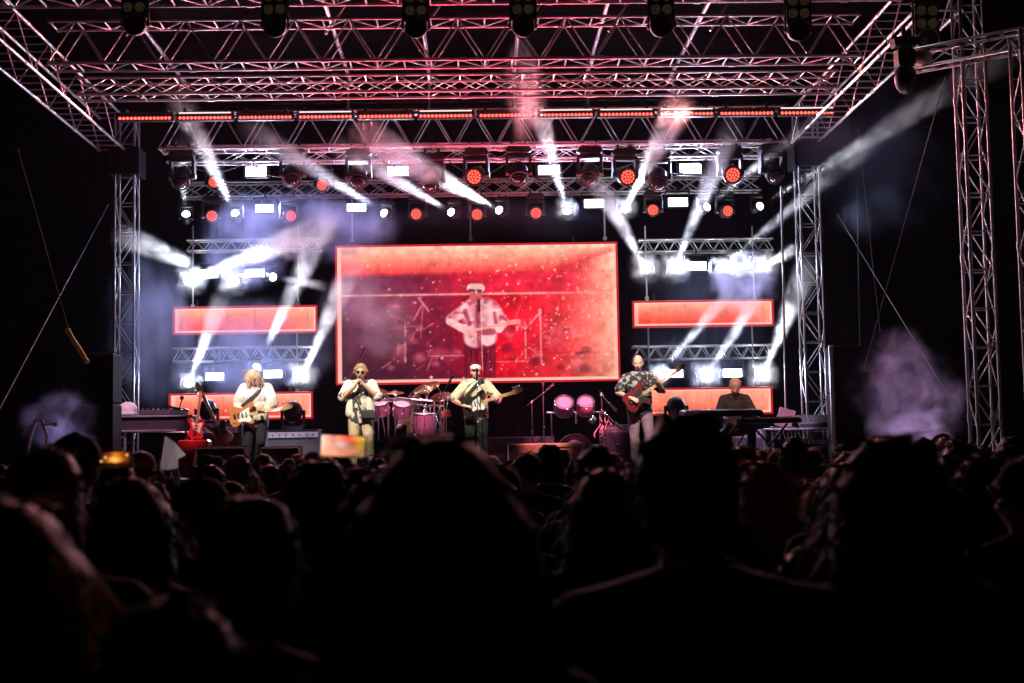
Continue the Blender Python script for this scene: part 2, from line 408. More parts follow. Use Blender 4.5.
# ------------------------------------------------------------------ screens
def sd_cap(X, Z, x0, z0, x1, z1, r0, r1=None):
    r1 = r0 if r1 is None else r1
    dx, dz = x1 - x0, z1 - z0; h = np.clip(((X - x0) * dx + (Z - z0) * dz) / (dx * dx + dz * dz + 1e-9), 0, 1)
    return np.hypot(X - x0 - h * dx, Z - z0 - h * dz) - (r0 + (r1 - r0) * h)
def vnoise(X, Z, s, seed):
    r = np.random.RandomState(seed); G = r.rand(64, 64)
    x, z = X * s, Z * s; xi, zi = np.floor(x).astype(int), np.floor(z).astype(int); fx, fz = x - xi, z - zi
    fx = fx * fx * (3 - 2 * fx); fz = fz * fz * (3 - 2 * fz); a = lambda i, j: G[(xi + i) % 64, (zi + j) % 64]
    return (a(0, 0) * (1 - fx) + a(1, 0) * fx) * (1 - fz) + (a(0, 1) * (1 - fx) + a(1, 1) * fx) * fz
def ramp(t, pts):
    xs = [p[0] for p in pts]; return np.stack([np.interp(t, xs, [p[1][k] for p in pts]) for k in range(3)], -1)
def mixc(A, B, k): return A + (np.array(B, float) - A) * np.clip(k, 0, 1)[..., None]
def speckle(Cc, U, Vv, n, seed, aspect, right=True, big=.006):
    r = np.random.RandomState(seed)
    for k in range(n):
        u = r.rand() ** (.55 if right else 1); v = r.rand(); rad = r.rand() ** 3 * big + .0016; br = .25 + .6 * r.rand()
        d = np.hypot((U - u), (Vv - v) * aspect); Cc = mixc(Cc, (255, 200, 175), br * np.clip(1.6 - d / rad, 0, 1))
    return Cc
def paint_main(U, Vv):
    H = .505                                   # height / width
    Z = Vv * H; n1 = vnoise(U, Z, 9, 1); n2 = vnoise(U, Z, 26, 2)
    base = ramp(U, [(0, (84, 20, 44)), (.18, (92, 24, 48)), (.38, (112, 16, 40)), (.47, (146, 10, 34)), (.56, (200, 10, 32)), (.7, (222, 26, 44)), (.8, (226, 46, 56)), (.9, (236, 104, 92)), (1, (250, 160, 136))])
    base = base * (0.78 + .34 * n1 + .14 * n2)[..., None]
    base = mixc(base, (40, 6, 26), .75 * np.clip(1 - Vv / .42, 0, 1) * np.clip(1.15 - U / .52, 0, 1))
    base = mixc(base, (150, 60, 90), .35 * np.clip((.5 - U) / .4, 0, 1) * np.clip((Vv - .35) / .3, 0, 1))
    # ceiling of the pictured room and its underside
    edge = .78 + .02 * (U - .5) + np.clip((U - .76) / .24, 0, 1) * .15
    under = np.clip((Vv - .645) / .01, 0, 1)
    base = mixc(base, (222, 34, 60), .75 * under * np.clip((U - .25) / .3, 0, 1) * np.clip((.92 - U) / .1, 0, 1))
    tcol = ramp(np.clip((Vv - edge) / (1 - edge), 0, 1), [(0, (222, 40, 48)), (.25, (234, 84, 76)), (.6, (246, 140, 116)), (1, (254, 188, 162))])
    k = np.clip((Vv - edge) / .03, 0, 1); base = base * (1 - k[..., None]) + tcol * k[..., None]
    base = mixc(base, (255, 190, 170), .75 * np.exp(-((Vv - .642) / .008) ** 2) * np.clip((.97 - U) / .25, .2, 1))
    # faint gear behind the pictured singer
    def line(x0, z0, x1, z1, r, k, c=(250, 190, 190)):
        nonlocal base; base = mixc(base, c, k * np.clip(1 - sd_cap(U, Vv * H, x0, z0 * H, x1, z1 * H, r) / .0022, 0, 1))
    for (x0, z0, x1, z1, r, kk) in ((.24, .15, .24, .46, .002, .55), (.215, .42, .19, .5, .0015, .35), (.19, .5, .25, .43, .0015, .4), (.29, .62, .325, .52, .003, .45), (.27, .45, .30, .56, .002, .4), (.295, .32, .305, .56, .0015, .3),
                                    (.67, .16, .67, .42, .002, .5), (.725, .12, .725, .52, .002, .55), (.67, .38, .725, .50, .002, .5), (.645, .41, .67, .38, .0015, .45), (.565, .14, .68, .14, .0015, .35), (.33, .19, .45, .19, .002, .35)):
        line(x0, z0, x1, z1, r, kk)
    for (cx, cz, rx, rz, kk) in ((.205, .56, .035, .022, .5), (.215, .40, .032, .02, .4), (.255, .335, .02, .03, .4), (.265, .30, .03, .03, .35), (.36, .2, .05, .07, .3), (.22, .2, .04, .08, .35), (.42, .2, .03, .06, .3), (.8, .36, .07, .09, .35), (.78, .27, .05, .05, .3)):
        base = mixc(base, (240, 110, 120), kk * np.clip(1.6 - 1.6 * np.hypot((U - cx) / rx, (Vv - cz) / rz), 0, 1))
    rs = np.random.RandomState(9)
    for k in range(70):
        side_ = k % 2; cx = rs.uniform(.14, .36) if side_ == 0 else rs.uniform(.58, .86); cz = rs.uniform(.08, .50); a_ = rs.choice([0, 1.57, .6, -.6, 1.2]); l_ = rs.uniform(.01, .05)
        line(cx, cz, cx + l_ * math.cos(a_), cz + l_ * math.sin(a_) / H, .0012 + .002 * rs.rand(), .12 + .3 * rs.rand(), (250, 150, 160) if rs.rand() < .6 else (70, 6, 30))
    for k in range(26):
        side_ = k % 2; cx = rs.uniform(.15, .36) if side_ == 0 else rs.uniform(.6, .9); cz = rs.uniform(.08, .45); r_ = rs.uniform(.012, .035)
        base = mixc(base, (60, 6, 30) if k % 3 else (245, 130, 140), .4 * np.clip(1.5 - 1.5 * np.hypot((U - cx) / r_, (Vv - cz) / (r_ * 1.6)), 0, 1))
    # pictured singer: legs, shirt, arms, face, cap, guitar neck
    def blob(d, c, k=1, soft=.0022):
        nonlocal base; base = mixc(base, c, k * np.clip(.5 - d / soft, 0, 1))
    Zz = Vv * H
    for x in (.472, .540): blob(sd_cap(U, Zz, x, .0, .505 + (x - .505) * .8, .16, .020, .030), (88, 8, 30), .9, .008)
    for x in (.462, .478, .532, .548): blob(sd_cap(U, Zz, x, .0, x + .006, .12, .0025), (190, 50, 70), .5, .008)
    shirt = np.minimum(sd_cap(U, Zz, .485, .30 * H + .01, .49, .53 * H, .036, .042), sd_cap(U, Zz, .535, .30 * H + .01, .53, .53 * H, .032, .042))
    shirt = np.minimum(shirt, sd_cap(U, Zz, .475, .55 * H, .405, .455 * H, .024, .019)); shirt = np.minimum(shirt, sd_cap(U, Zz, .548, .55 * H, .592, .43 * H, .024, .019))
    n3 = vnoise(U, Zz, 55, 3); n4 = vnoise(U, Zz, 22, 4); blob(shirt, (240, 178, 178), 1, .010); blob(shirt, (196, 96, 112), .8 * np.clip(n4 * 2.4 - 1.2, 0, 1)); blob(shirt, (150, 40, 66), .7 * np.clip(n3 * 4 - 2.6, 0, 1))
    for (x0, z0, x1, z1, r) in ((.455, .52, .47, .42, .008), (.50, .55, .505, .26, .008), (.56, .50, .565, .42, .006), (.52, .36, .555, .36, .012)): blob(sd_cap(U, Zz, x0, z0 * H, x1, z1 * H, r), (150, 36, 64), .75, .006)
    for (x0, z0, x1, z1) in ((.40, .44, .458, .375), (.59, .42, .577, .38)): blob(sd_cap(U, Zz, x0, z0 * H, x1, z1 * H, .013, .014), (246, 170, 170))
    blob(sd_cap(U, Zz, .46, .365 * H, .61, .425 * H, .005), (236, 150, 140)); blob(sd_cap(U, Zz, .61, .425 * H, .645, .435 * H, .009), (238, 120, 120))
    blob(np.hypot((U - .495) / .9, Zz - .62 * H) - .025, (205, 84, 92)); blob(sd_cap(U, Zz, .48, .685 * H, .51, .685 * H, .017), (240, 186, 184)); blob(sd_cap(U, Zz, .472, .668 * H, .512, .663 * H, .006), (110, 20, 44), .85)
    blob(sd_cap(U, Zz, .506, .60 * H, .506, .52 * H, .006), (60, 8, 30), .8); blob(sd_cap(U, Zz, .512, .60 * H, .515, .08 * H, .0018), (250, 180, 180), .7)
    n6 = vnoise(U, Zz, 62, 6); n7 = vnoise(U, Zz, 14, 7); base = base * (.80 + .24 * n6 + .18 * n7)[..., None]
    base = speckle(base, U, Vv, 520, 5, H, True, .0033); base = base * (1 - .07 * ((np.abs(((U * 10) % 1) - .5) > .49) | (np.abs(((Vv * 5) % 1) - .5) > .485)))[..., None]
    # bright frame of the pictured room
    b = np.maximum.reduce([np.clip((.016 - U) / .003, 0, 1), np.clip((.024 - Vv) / .006, 0, 1), np.clip((U - .984) / .006, 0, 1) * .6])
    return mixc(base, (255, 190, 168), b * .92)
def paint_strip(seed, warm):
    def f(U, Vv):
        n1 = vnoise(U, Vv * .2, 12, seed)
        base = ramp(Vv, [(0, (228, 62, 46)), (.3, (236, 86, 66)), (.7, (246, 134, 108)), (1, (253, 176, 150))]) if not warm else ramp(Vv, [(0, (236, 84, 66)), (.45, (246, 124, 100)), (1, (252, 160, 134))])
        base = base * (.92 + .14 * n1)[..., None]; base = mixc(base, (250, 158, 132), np.clip((U - .75) / .22, 0, 1) * .7)
        base = base * (1 - .16 * (np.abs(((U * 5.3) % 1) - .5) > .485))[..., None]; n5 = vnoise(U, Vv * .19, 30, seed + 3); base = base * (.93 + .14 * n5)[..., None]
        base = speckle(base, U, Vv, 45, seed, .19, False, .006)
        b = np.maximum.reduce([np.clip((.035 - U) / .01, 0, 1) * .8, np.clip((.10 - Vv) / .03, 0, 1), np.clip((U - .985) / .004, 0, 1), np.clip((Vv - .95) / .02, 0, 1)])
        return mixc(base, (255, 196, 176), b * .85)
    return f
def screen_mat():
    m = bpy.data.materials.new('led_wall_picture'); m.use_nodes = True; t = m.node_tree; b = t.nodes['Principled BSDF']
    a = t.nodes.new('ShaderNodeAttribute'); a.attribute_name = 'picture'; t.links.new(a.outputs['Color'], b.inputs['Emission Color'])
    b.inputs['Base Color'].default_value = (.01, .01, .01, 1); b.inputs['Emission Strength'].default_value = 1.22; b.inputs['Roughness'].default_value = .6
    m.cycles.emission_sampling = 'NONE'; return m
SCRM = screen_mat()
EDGE = emit('led_wall_edge', srgb(215, 20, 40), .8, False)
def screen(x0, y0, x1, y1, Y, label, fn, nu, nv):
    cx = (x0 + x1) / 2; p, q = W(x0, y0, Y), W(x1, y1, Y); c = (p + q) / 2; w_, h = q.x - p.x, W(cx, y0, Y).z - W(cx, y1, Y).z
    T = E('led_screen', label, 'screen', c, 'LED screens on the stage')
    u = (np.arange(nu + 1)) / nu; v = (np.arange(nv + 1)) / nv; U, Vv = np.meshgrid(u, v)
    colr = np.clip(fn(U, Vv), 0, 255) / 255.0; lin = np.where(colr <= .04045, colr / 12.92, ((colr + .055) / 1.055) ** 2.4)
    me = bpy.data.meshes.new('display'); vs = np.stack([(U - .5) * w_, np.zeros_like(U), (Vv - .5) * h], -1).reshape(-1, 3)
    idx = np.arange((nu + 1) * (nv + 1)).reshape(nv + 1, nu + 1)
    fs = np.stack([idx[:-1, :-1], idx[:-1, 1:], idx[1:, 1:], idx[1:, :-1]], -1).reshape(-1, 4)
    me.from_pydata(vs.tolist(), [], fs.tolist()); at = me.color_attributes.new('picture', 'FLOAT_COLOR', 'POINT')
    at.data.foreach_set('color', np.concatenate([lin.reshape(-1, 3), np.ones((lin.size // 3, 1))], 1).astype(np.float32).ravel())
    me.materials.append(SCRM); o = link('display', me, T)
    m = MB(); e = .035; m.box((0, .075, 0), (w_ + .06, .13, h + .06), None, .01)
    nx = max(2, round(w_ / .5))
    for k in range(nx): m.box(((k + .5) / nx * w_ - w_ / 2, .20, 0), (w_ / nx - .03, .10, h - .04), None, .02)
    for s in (-1, 1): m.tube((s * w_ * .35, .1, h / 2), (s * w_ * .35, .1, h / 2 + .18), .02)
    m.build('cabinet', BLACKM, T, False)
    m = MB()                                   # glowing rim of edge modules
    for s in (-1, 1):
        m.box((s * (w_ / 2 + e / 2 + .002), -.012, 0), (e, .03, h + 2 * e), None, .004); m.box((0, -.012, s * (h / 2 + e / 2 + .002)), (w_, .03, e), None, .004)
    m.build('edge_module', EDGE, T, False)
    return T
screen(337, 245.5, 618.5, 381, 26.6, 'big LED wall showing the singer in red light', paint_main, 400, 202)
screen(175, 308, 315.5, 332, 26.3, 'strip LED screen, upper one left of the big screen', paint_strip(11, False), 160, 30)
screen(171, 394.5, 311, 418, 26.3, 'strip LED screen behind the long-haired guitarist, lower left', paint_strip(12, False), 160, 30)
screen(634, 302, 772, 325, 26.3, 'strip LED screen, upper one right of the big screen', paint_strip(13, False), 160, 30)
screen(634, 389.5, 771, 413, 26.3, 'strip LED screen behind the keyboard player, lower right', paint_strip(14, True), 160, 30)
# ------------------------------------------------------------------ lamps
WHITE_HOT = emit('lamp_glass_white', (1, .97, .95), 14.)
STROBE = emit('strobe_panel', (.86, .90, 1), 12., False)
RED_HOT = emit('lamp_glass_red', srgb(255, 118, 92), 1.5, True)
RED_BASE = emit('lamp_glass_red_base', srgb(225, 22, 22), .75, True)
LEDRED = emit('bar_led_red', srgb(255, 85, 75), 3.0)
BARGLARE = emit('bar_glare', (1, .85, .85), 1.1)
def head_meshes(k):
    """base, yoke, head, lens ring for a hanging moving head of size k; pivot at origin, head points along -Z"""
    b = MB(); b.box((0, 0, .40 * k), (.40 * k, .26 * k, .13 * k), None, .02 * k); b.box((0, 0, .475 * k), (.30 * k, .10 * k, .03 * k))
    for s in (-1, 1):
        b.tube((s * .12 * k, 0, .47 * k), (s * .12 * k, 0, .58 * k), .022 * k); b.box((s * .215 * k, 0, .40 * k), (.03 * k, .16 * k, .05 * k), None, .01 * k)
    y = MB(); y.box((0, 0, .30 * k), (.44 * k, .15 * k, .08 * k), None, .02 * k)
    for s in (-1, 1): y.box((s * .205 * k, 0, .13 * k), (.05 * k, .13 * k, .34 * k), None, .02 * k); y.tube((s * .165 * k, 0, 0), (s * .24 * k, 0, 0), .06 * k, None, 12)
    h = MB(); h.lathe((0, 0, 0), [(.02 * k, .20 * k), (.11 * k, .19 * k), (.145 * k, .12 * k), (.155 * k, 0), (.15 * k, -.12 * k), (.165 * k, -.14 * k), (.165 * k, -.20 * k), (.14 * k, -.205 * k), (.135 * k, -.185 * k)], (0, 0, 1), 20)
    for i in range(4):
        a = i * PI / 2 + .4; h.box((.15 * k * math.cos(a), .15 * k * math.sin(a), .04 * k), (.03 * k, .03 * k, .14 * k), Matrix.Rotation(a, 3, 'Z'), .006 * k)
    l = MB(); l.lathe((0, 0, -.186 * k), [(.132 * k, 0), (.120 * k, -.045 * k), (.088 * k, -.082 * k), (.045 * k, -.102 * k), (.001, -.108 * k)], (0, 0, 1), 20)
    return b.mesh('base', BLACKM), y.mesh('yoke', BLACKM), h.mesh('head', BLACKM), l
HM = {}
def red_lens(k):
    l = MB(); l.mi = 0; l.lathe((0, 0, -.186 * k), [(.132 * k, 0), (.12 * k, -.010 * k), (.001, -.011 * k)], (0, 0, 1), 20)
    l.mi = 1
    for (n, r) in ((1, 0), (6, .055), (12, .104)):
        for i in range(n):
            a = 2 * PI * i / n + (.26 if n == 12 else 0); l.sphere((r * k * math.cos(a), r * k * math.sin(a), -.198 * k), (.021 * k, .021 * k, .012 * k), 8, 5)
    return l
def moving_head(loc, d, k, kind, label, group):
    """loc: centre of the front glass; d: direction it shines"""
    d = V(d).normalized()
    if k not in HM:
        b, y, h, l = head_meshes(k); HM[k] = dict(b=b, y=y, h=h, dark=l.mesh('lens', GLASSD), white=l.mesh('lens', WHITE_HOT), red=red_lens(k).mesh('lens', [RED_BASE, RED_HOT]))
    q = HM[k]; piv = V(loc) - d * .205 * k
    T = E('moving_head_lamp', label, 'stage lamp', piv, group)
    rz = math.atan2(d.y, d.x) + PI / 2
    b = link('base', q['b'], T); y = link('yoke', q['y'], T); y.rotation_euler = (0, 0, rz)
    h = link('head', q['h'], T); h.rotation_euler = d.to_track_quat('-Z', 'Y').to_euler()
    if abs(d.x) + abs(d.y) > .05:
        # keep the tilt axis in the yoke: x axis of the head = yoke's x axis
        x = V((math.cos(rz), math.sin(rz), 0)); z = -d; yv = z.cross(x); h.rotation_euler = Matrix((x, yv, z)).transposed().to_euler()
    link('lens', q[kind], h)
    return T
# beam lamps: disc pixel, depth, beam end pixel, beam width at end (px), depth at end, power, smoke (t0, t1, density)
BEAMS = [
 (186, 214, 26.3, 181, 150, 16, 25.0, 1395, (.1, 1, 1.22), 'upper row'),
 (235, 213, 26.3, 186, 112, 30, 23.8, 2945, (.05, 1, 1.35), 'upper row'),
 (384, 213, 26.3, 270, 142, 26, 24.0, 2635, (.05, 1., 1.22), 'upper row'),
 (451, 212, 26.3, 355, 156, 24, 24.0, 3100, (.05, 1., 1.35), 'upper row'),
 (499, 210, 26.3, 385, 148, 38, 23.6, 10075, (.02, 1., 1.89), 'upper row'),
 (567, 211, 26.3, 527, 72, 32, 22.6, 6510, (.05, .95, 1.49), 'upper row'),
 (625, 209, 26.3, 672, 118, 34, 23.2, 7440, (.03, 1, 1.62), 'upper row'),
 (707, 207, 26.3, 800, 132, 18, 24.0, 2015, (.05, 1, 0.94), 'upper row'),
 (760, 206, 26.3, 975, 74, 36, 21.5, 3565, (.02, 1, 0.41), 'upper row'),
 (187, 281, 26.5, 312, 232, 36, 24.6, 6000, (.02, .96, 1.6), 'row left of the big screen'),
 (236, 282, 26.5, 140, 243, 26, 24.8, 2600, (.48, 1.0, 1.8), 'row left of the big screen'),
 (273, 277, 26.5, 318, 285, 12, 25.4, 700, (.1, 1, .9), 'row left of the big screen'),
 (647, 270, 26.5, 604, 194, 24, 24.9, 3400, (.03, 1, 1.3), 'row right of the big screen'),
 (674, 270, 26.5, 724, 146, 26, 24.0, 2600, (.03, 1, 1.), 'row right of the big screen'),
 (719, 269, 26.5, 890, 128, 30, 22.8, 4200, (.03, 1, .55), 'row right of the big screen'),
 (762, 267, 26.5, 800, 247, 20, 25.3, 4200, (.03, .75, 1.6), 'row right of the big screen'),
 (188, 384, 26.5, 216, 312, 22, 25.0, 3400, (.03, 1, 1.4), 'row under the lower left truss'),
 (257, 367, 26.5, 321, 232, 30, 24.8, 3600, (.15, 1, 1.1), 'row under the lower left truss'),
 (301, 378, 26.5, 348, 276, 28, 24.7, 6500, (.03, 1, 1.6), 'row under the lower left truss'),
 (656, 376, 26.5, 716, 308, 16, 25.2, 2200, (.2, 1, 1.), 'row under the lower right truss'),
 (704, 378, 26.5, 748, 312, 18, 25.2, 2200, (.2, 1, 1.), 'row under the lower right truss'),
 (762, 377, 26.5, 802, 280, 28, 24.3, 4600, (.03, 1, 1.3), 'row under the lower right truss'),
]
def smoke_mat(name, dens, scale, lo, hi, col=(.93, .93, .97), floor_=.05, radial=False, aniso=.25, stretch=None, seed=0, detail=3., inner=0., length=0., radii=None):
    m = bpy.data.materials.new(name); m.use_nodes = True; t = m.node_tree; t.nodes.clear()
    o = t.nodes.new('ShaderNodeOutputMaterial'); v = t.nodes.new('ShaderNodeVolumePrincipled'); t.links.new(v.outputs[0], o.inputs['Volume'])
    v.inputs['Color'].default_value = tuple(col) + (1,); v.inputs['Anisotropy'].default_value = aniso
    tc = t.nodes.new('ShaderNodeTexCoord'); n = t.nodes.new('ShaderNodeTexNoise'); n.inputs['Scale'].default_value = scale; n.inputs['Detail'].default_value = detail; n.inputs['Distortion'].default_value = .6
    mp = t.nodes.new('ShaderNodeMapping'); mp.inputs['Location'].default_value = (seed * 3.7, seed * 1.9, seed * 5.1)
    if stretch: mp.inputs['Scale'].default_value = stretch
    t.links.new(tc.outputs['Object'], mp.inputs['Vector']); t.links.new(mp.outputs[0], n.inputs['Vector'])
    r = t.nodes.new('ShaderNodeMapRange'); r.inputs[1].default_value = lo; r.inputs[2].default_value = hi; r.inputs[3].default_value = dens * floor_; r.inputs[4].default_value = dens
    t.links.new(n.outputs[0], r.inputs[0]); out = r.outputs[0]
    if radial:                      # soft puff: thins out toward the rim of a unit sphere
        ln = t.nodes.new('ShaderNodeVectorMath'); ln.operation = 'LENGTH'
        n3 = t.nodes.new('ShaderNodeTexNoise'); n3.inputs['Scale'].default_value = 1.3; n3.inputs['Detail'].default_value = 3; t.links.new(mp.outputs[0], n3.inputs['Vector'])
        sb = t.nodes.new('ShaderNodeVectorMath'); sb.operation = 'MULTIPLY_ADD'; sb.inputs[1].default_value = (2.3, 2.3, 2.3); sb.inputs[2].default_value = (-1.15, -1.15, -1.15); t.links.new(n3.outputs['Color'], sb.inputs[0])
        ad = t.nodes.new('ShaderNodeVectorMath'); t.links.new(tc.outputs['Object'], ad.inputs[0]); t.links.new(sb.outputs[0], ad.inputs[1]); t.links.new(ad.outputs[0], ln.inputs[0])
        ln0 = t.nodes.new('ShaderNodeVectorMath'); ln0.operation = 'LENGTH'; t.links.new(tc.outputs['Object'], ln0.inputs[0])
        rim = t.nodes.new('ShaderNodeMapRange'); rim.interpolation_type = 'SMOOTHSTEP'; rim.inputs[1].default_value = 1.; rim.inputs[2].default_value = .65; rim.inputs[3].default_value = 0; rim.inputs[4].default_value = 1; t.links.new(ln0.outputs['Value'], rim.inputs[0])
        mu0 = t.nodes.new('ShaderNodeMath'); mu0.operation = 'MULTIPLY'; t.links.new(out, mu0.inputs[0]); t.links.new(rim.outputs[0], mu0.inputs[1]); out = mu0.outputs[0]
        r2 = t.nodes.new('ShaderNodeMapRange'); r2.interpolation_type = 'SMOOTHSTEP'; r2.inputs[1].default_value = 1.; r2.inputs[2].default_value = inner; r2.inputs[3].default_value = 0; r2.inputs[4].default_value = 1
        t.links.new(ln.outputs['Value'], r2.inputs[0])
        mu = t.nodes.new('ShaderNodeMath'); mu.operation = 'MULTIPLY'; t.links.new(out, mu.inputs[0]); t.links.new(r2.outputs[0], mu.inputs[1]); out = mu.outputs[0]
    if length:                      # thins out toward both ends of a beam
        sp = t.nodes.new('ShaderNodeSeparateXYZ'); t.links.new(tc.outputs['Object'], sp.inputs[0])
        for e0, e1 in ((length * .5, -length * .05), (-length * .51, -length * .34)):
            f = t.nodes.new('ShaderNodeMapRange'); f.interpolation_type = 'SMOOTHSTEP'; f.inputs[1].default_value = e0; f.inputs[2].default_value = e1; f.inputs[3].default_value = 0; f.inputs[4].default_value = 1
            t.links.new(sp.outputs['Z'], f.inputs[0]); mu = t.nodes.new('ShaderNodeMath'); mu.operation = 'MULTIPLY'; t.links.new(out, mu.inputs[0]); t.links.new(f.outputs[0], mu.inputs[1]); out = mu.outputs[0]
        # and toward its rim
        rz = t.nodes.new('ShaderNodeMapRange'); rz.inputs[1].default_value = -length / 2; rz.inputs[2].default_value = length / 2; rz.inputs[3].default_value = radii[0]; rz.inputs[4].default_value = radii[1]; t.links.new(sp.outputs['Z'], rz.inputs[0])
        cx = t.nodes.new('ShaderNodeCombineXYZ'); t.links.new(sp.outputs['X'], cx.inputs[0]); t.links.new(sp.outputs['Y'], cx.inputs[1]); ln = t.nodes.new('ShaderNodeVectorMath'); ln.operation = 'LENGTH'; t.links.new(cx.outputs[0], ln.inputs[0])
        dv = t.nodes.new('ShaderNodeMath'); dv.operation = 'DIVIDE'; t.links.new(ln.outputs['Value'], dv.inputs[0]); t.links.new(rz.outputs[0], dv.inputs[1])
        f = t.nodes.new('ShaderNodeMapRange'); f.interpolation_type = 'SMOOTHSTEP'; f.inputs[1].default_value = 1.; f.inputs[2].default_value = .25; f.inputs[3].default_value = 0; f.inputs[4].default_value = 1; t.links.new(dv.outputs[0], f.inputs[0])
        mu = t.nodes.new('ShaderNodeMath'); mu.operation = 'MULTIPLY'; t.links.new(out, mu.inputs[0]); t.links.new(f.outputs[0], mu.inputs[1]); out = mu.outputs[0]
    t.links.new(out, v.inputs['Density']); return m
def smoke(o, label, group): o['kind'] = 'stuff'; return tag(o, label, 'smoke', group)
RPOS = {}
GL = []
RTOT = {}
for b in BEAMS: RTOT[b[9]] = RTOT.get(b[9], 0) + 1
for bi, (sx, sy, sY, ex, ey, wpx, eY, pw, (t0, t1, dens), row) in enumerate(BEAMS):
    s, e = W(sx, sy, sY), W(ex, ey, eY); d = (e - s); L = d.length; d.normalize(); half = wpx / F * eY / 2
    RPOS[row] = RPOS.get(row, 0) + 1
    big = pw > 3000
    T = moving_head(s, d, .56, 'white', 'white beam lamp, %s from the left in the %s' % (ORD[RPOS[row] - 1], row), 'white beam lamps')
    ang = 2 * math.degrees(math.atan(half / (L + .3)))
    lamp('SPOT', s + d * .06, d, pw * 3.0, (.90, .94, 1.), .04, ang * 1.05, .6, T, 1.8)
    gl = {187: 34, 236: 26, 647: 40, 674: 36, 719: 22, 762: 26, 188: 24, 301: 50, 656: 14, 704: 34, 567: 20, 625: 18}.get(sx)
    if sx == 762 and sy == 377: gl = 52
    if gl: GL.append((s + d * .08, .40 if gl > 25 else .30, gl * .55, 'added halo ball imitating lens bloom round the %s lamp in the %s' % (ORD[RPOS[row] - 1], row), T))
    # lit smoke hanging in the beam
    t1 = t1 * 1.28; mb = MB(); a0, a1 = s + d * L * t0, s + d * L * t1; N = 9; prof = []
    LL = (a1 - a0).length
    for k in range(N + 1):
        f = k / N; r = (.06 + (half * 1.15 - .06) * (t0 + (t1 - t0) * f)); endk = math.sqrt(max(0, 1 - max(0, (f - .82) / .18) ** 2)); r = max(.01, r * max(.12, endk)); prof.append((r, f * LL - LL / 2))
    mb.lathe((0, 0, 0), prof, (0, 0, 1), 20)
    o = link('smoke', mb.mesh('smoke', smoke_mat('beam_smoke', dens * 2.4, 3.2, .42, .60, (.95, .95, .97), .14, False, .2, (1, 1, .7), bi, 4., 0., LL, (.06 + (half * 1.15 - .06) * t0, .06 + (half * 1.15 - .06) * t1))), None)
    o.location = (a0 + a1) / 2; o.rotation_euler = d.to_track_quat('Z', 'Y').to_euler()
    smoke(o, 'white smoke lit up along the beam of the %s lamp in the %s' % (ORD[RPOS[row] - 1], row), 'smoke lit by the beams')
def bloom_halo(c, r, pw, label, parent):  # ball of smoke with a point lamp, added to imitate lens bloom
    m = MB(); m.sphere((0, 0, 0), 1, 16, 12); o = link('smoke', GLOWME[0] if GLOWME else m.mesh('smoke', smoke_mat('lamp_bloom', 1.6, 2., .2, .6, (.95, .95, 1), .6, True, .3, None, 60, 2., .1)))
    if not GLOWME: GLOWME.append(o.data)
    o.location = c; o.scale = (r, r, r); smoke(o, label, 'added bloom halos round the lamps'); lamp('POINT', c + V((0, -.10, 0)), (0, -1, 0), pw, (.92, .95, 1.), .05, parent=parent)
GLOWME = []
for q_ in GL: bloom_halo(*q_)
# dark / red moving heads hung below the rear trusses
DK = [(180, 183, 'd'), (292, 181, 'd'), (358, 182, 'd'), (430, 186, 'd'), (474, 177, 'r'), (519, 179, 'd'), (589, 179, 'd'), (628, 177, 'r'), (658, 184, 'd'), (733, 175, 'r'), (776, 176, 'd')]
nd = nr = 0
for (px, py, kd) in DK:
    loc = W(px, py, 24.75); 
    if kd == 'r': nr += 1; lab = 'large lit red lamp hanging above the big screen, %s from the left' % ORD[nr - 1]
    else: nd += 1; lab = 'unlit black moving lamp hanging under the rear roof truss, %s from the left' % ORD[nd - 1]
    moving_head(loc, (rnd.uniform(-.25, .25), -1, -.35 if kd == 'r' else -.75 + rnd.uniform(-.3, .2)), 1.0, 'red' if kd == 'r' else 'dark', lab, 'large lamps under the rear roof truss')
RED2 = [(212, 216, .2), (291, 216, .35), (416, 214, -.2), (477, 214.5, 0), (536, 213, 0), (653, 210, -.15), (728, 211, .2), (214, 182, .1), (322, 185, -.1)]
RED2.sort()
for i, (px, py, t_) in enumerate(RED2):
    q_ = moving_head(W(px, py, 26.2), (t_, -1, -.12), .78, 'red', 'small round red lamp glowing in the upper lamp rows, %s from the left' % ORD[i], 'small red lamps')
for i in range(9):
    x0_ = 185 + i * 66; a_, b_ = W(x0_, 164 - i * .6, 25.3), W(x0_ + 60, 163 - i * .6, 25.3); pts = [a_ + (b_ - a_) * (k_ / 12) - V((0, 0, (.16 + .1 * (i % 3)) * math.sin(PI * k_ / 12))) for k_ in range(13)]
    m = MB(); m.path(pts, .013, 6); tag(m.build('power_cable', BLACK), 'black power cable sagging under the rear lamp truss, %s from the left' % ORD[i], 'cable', 'cables under the rear truss')
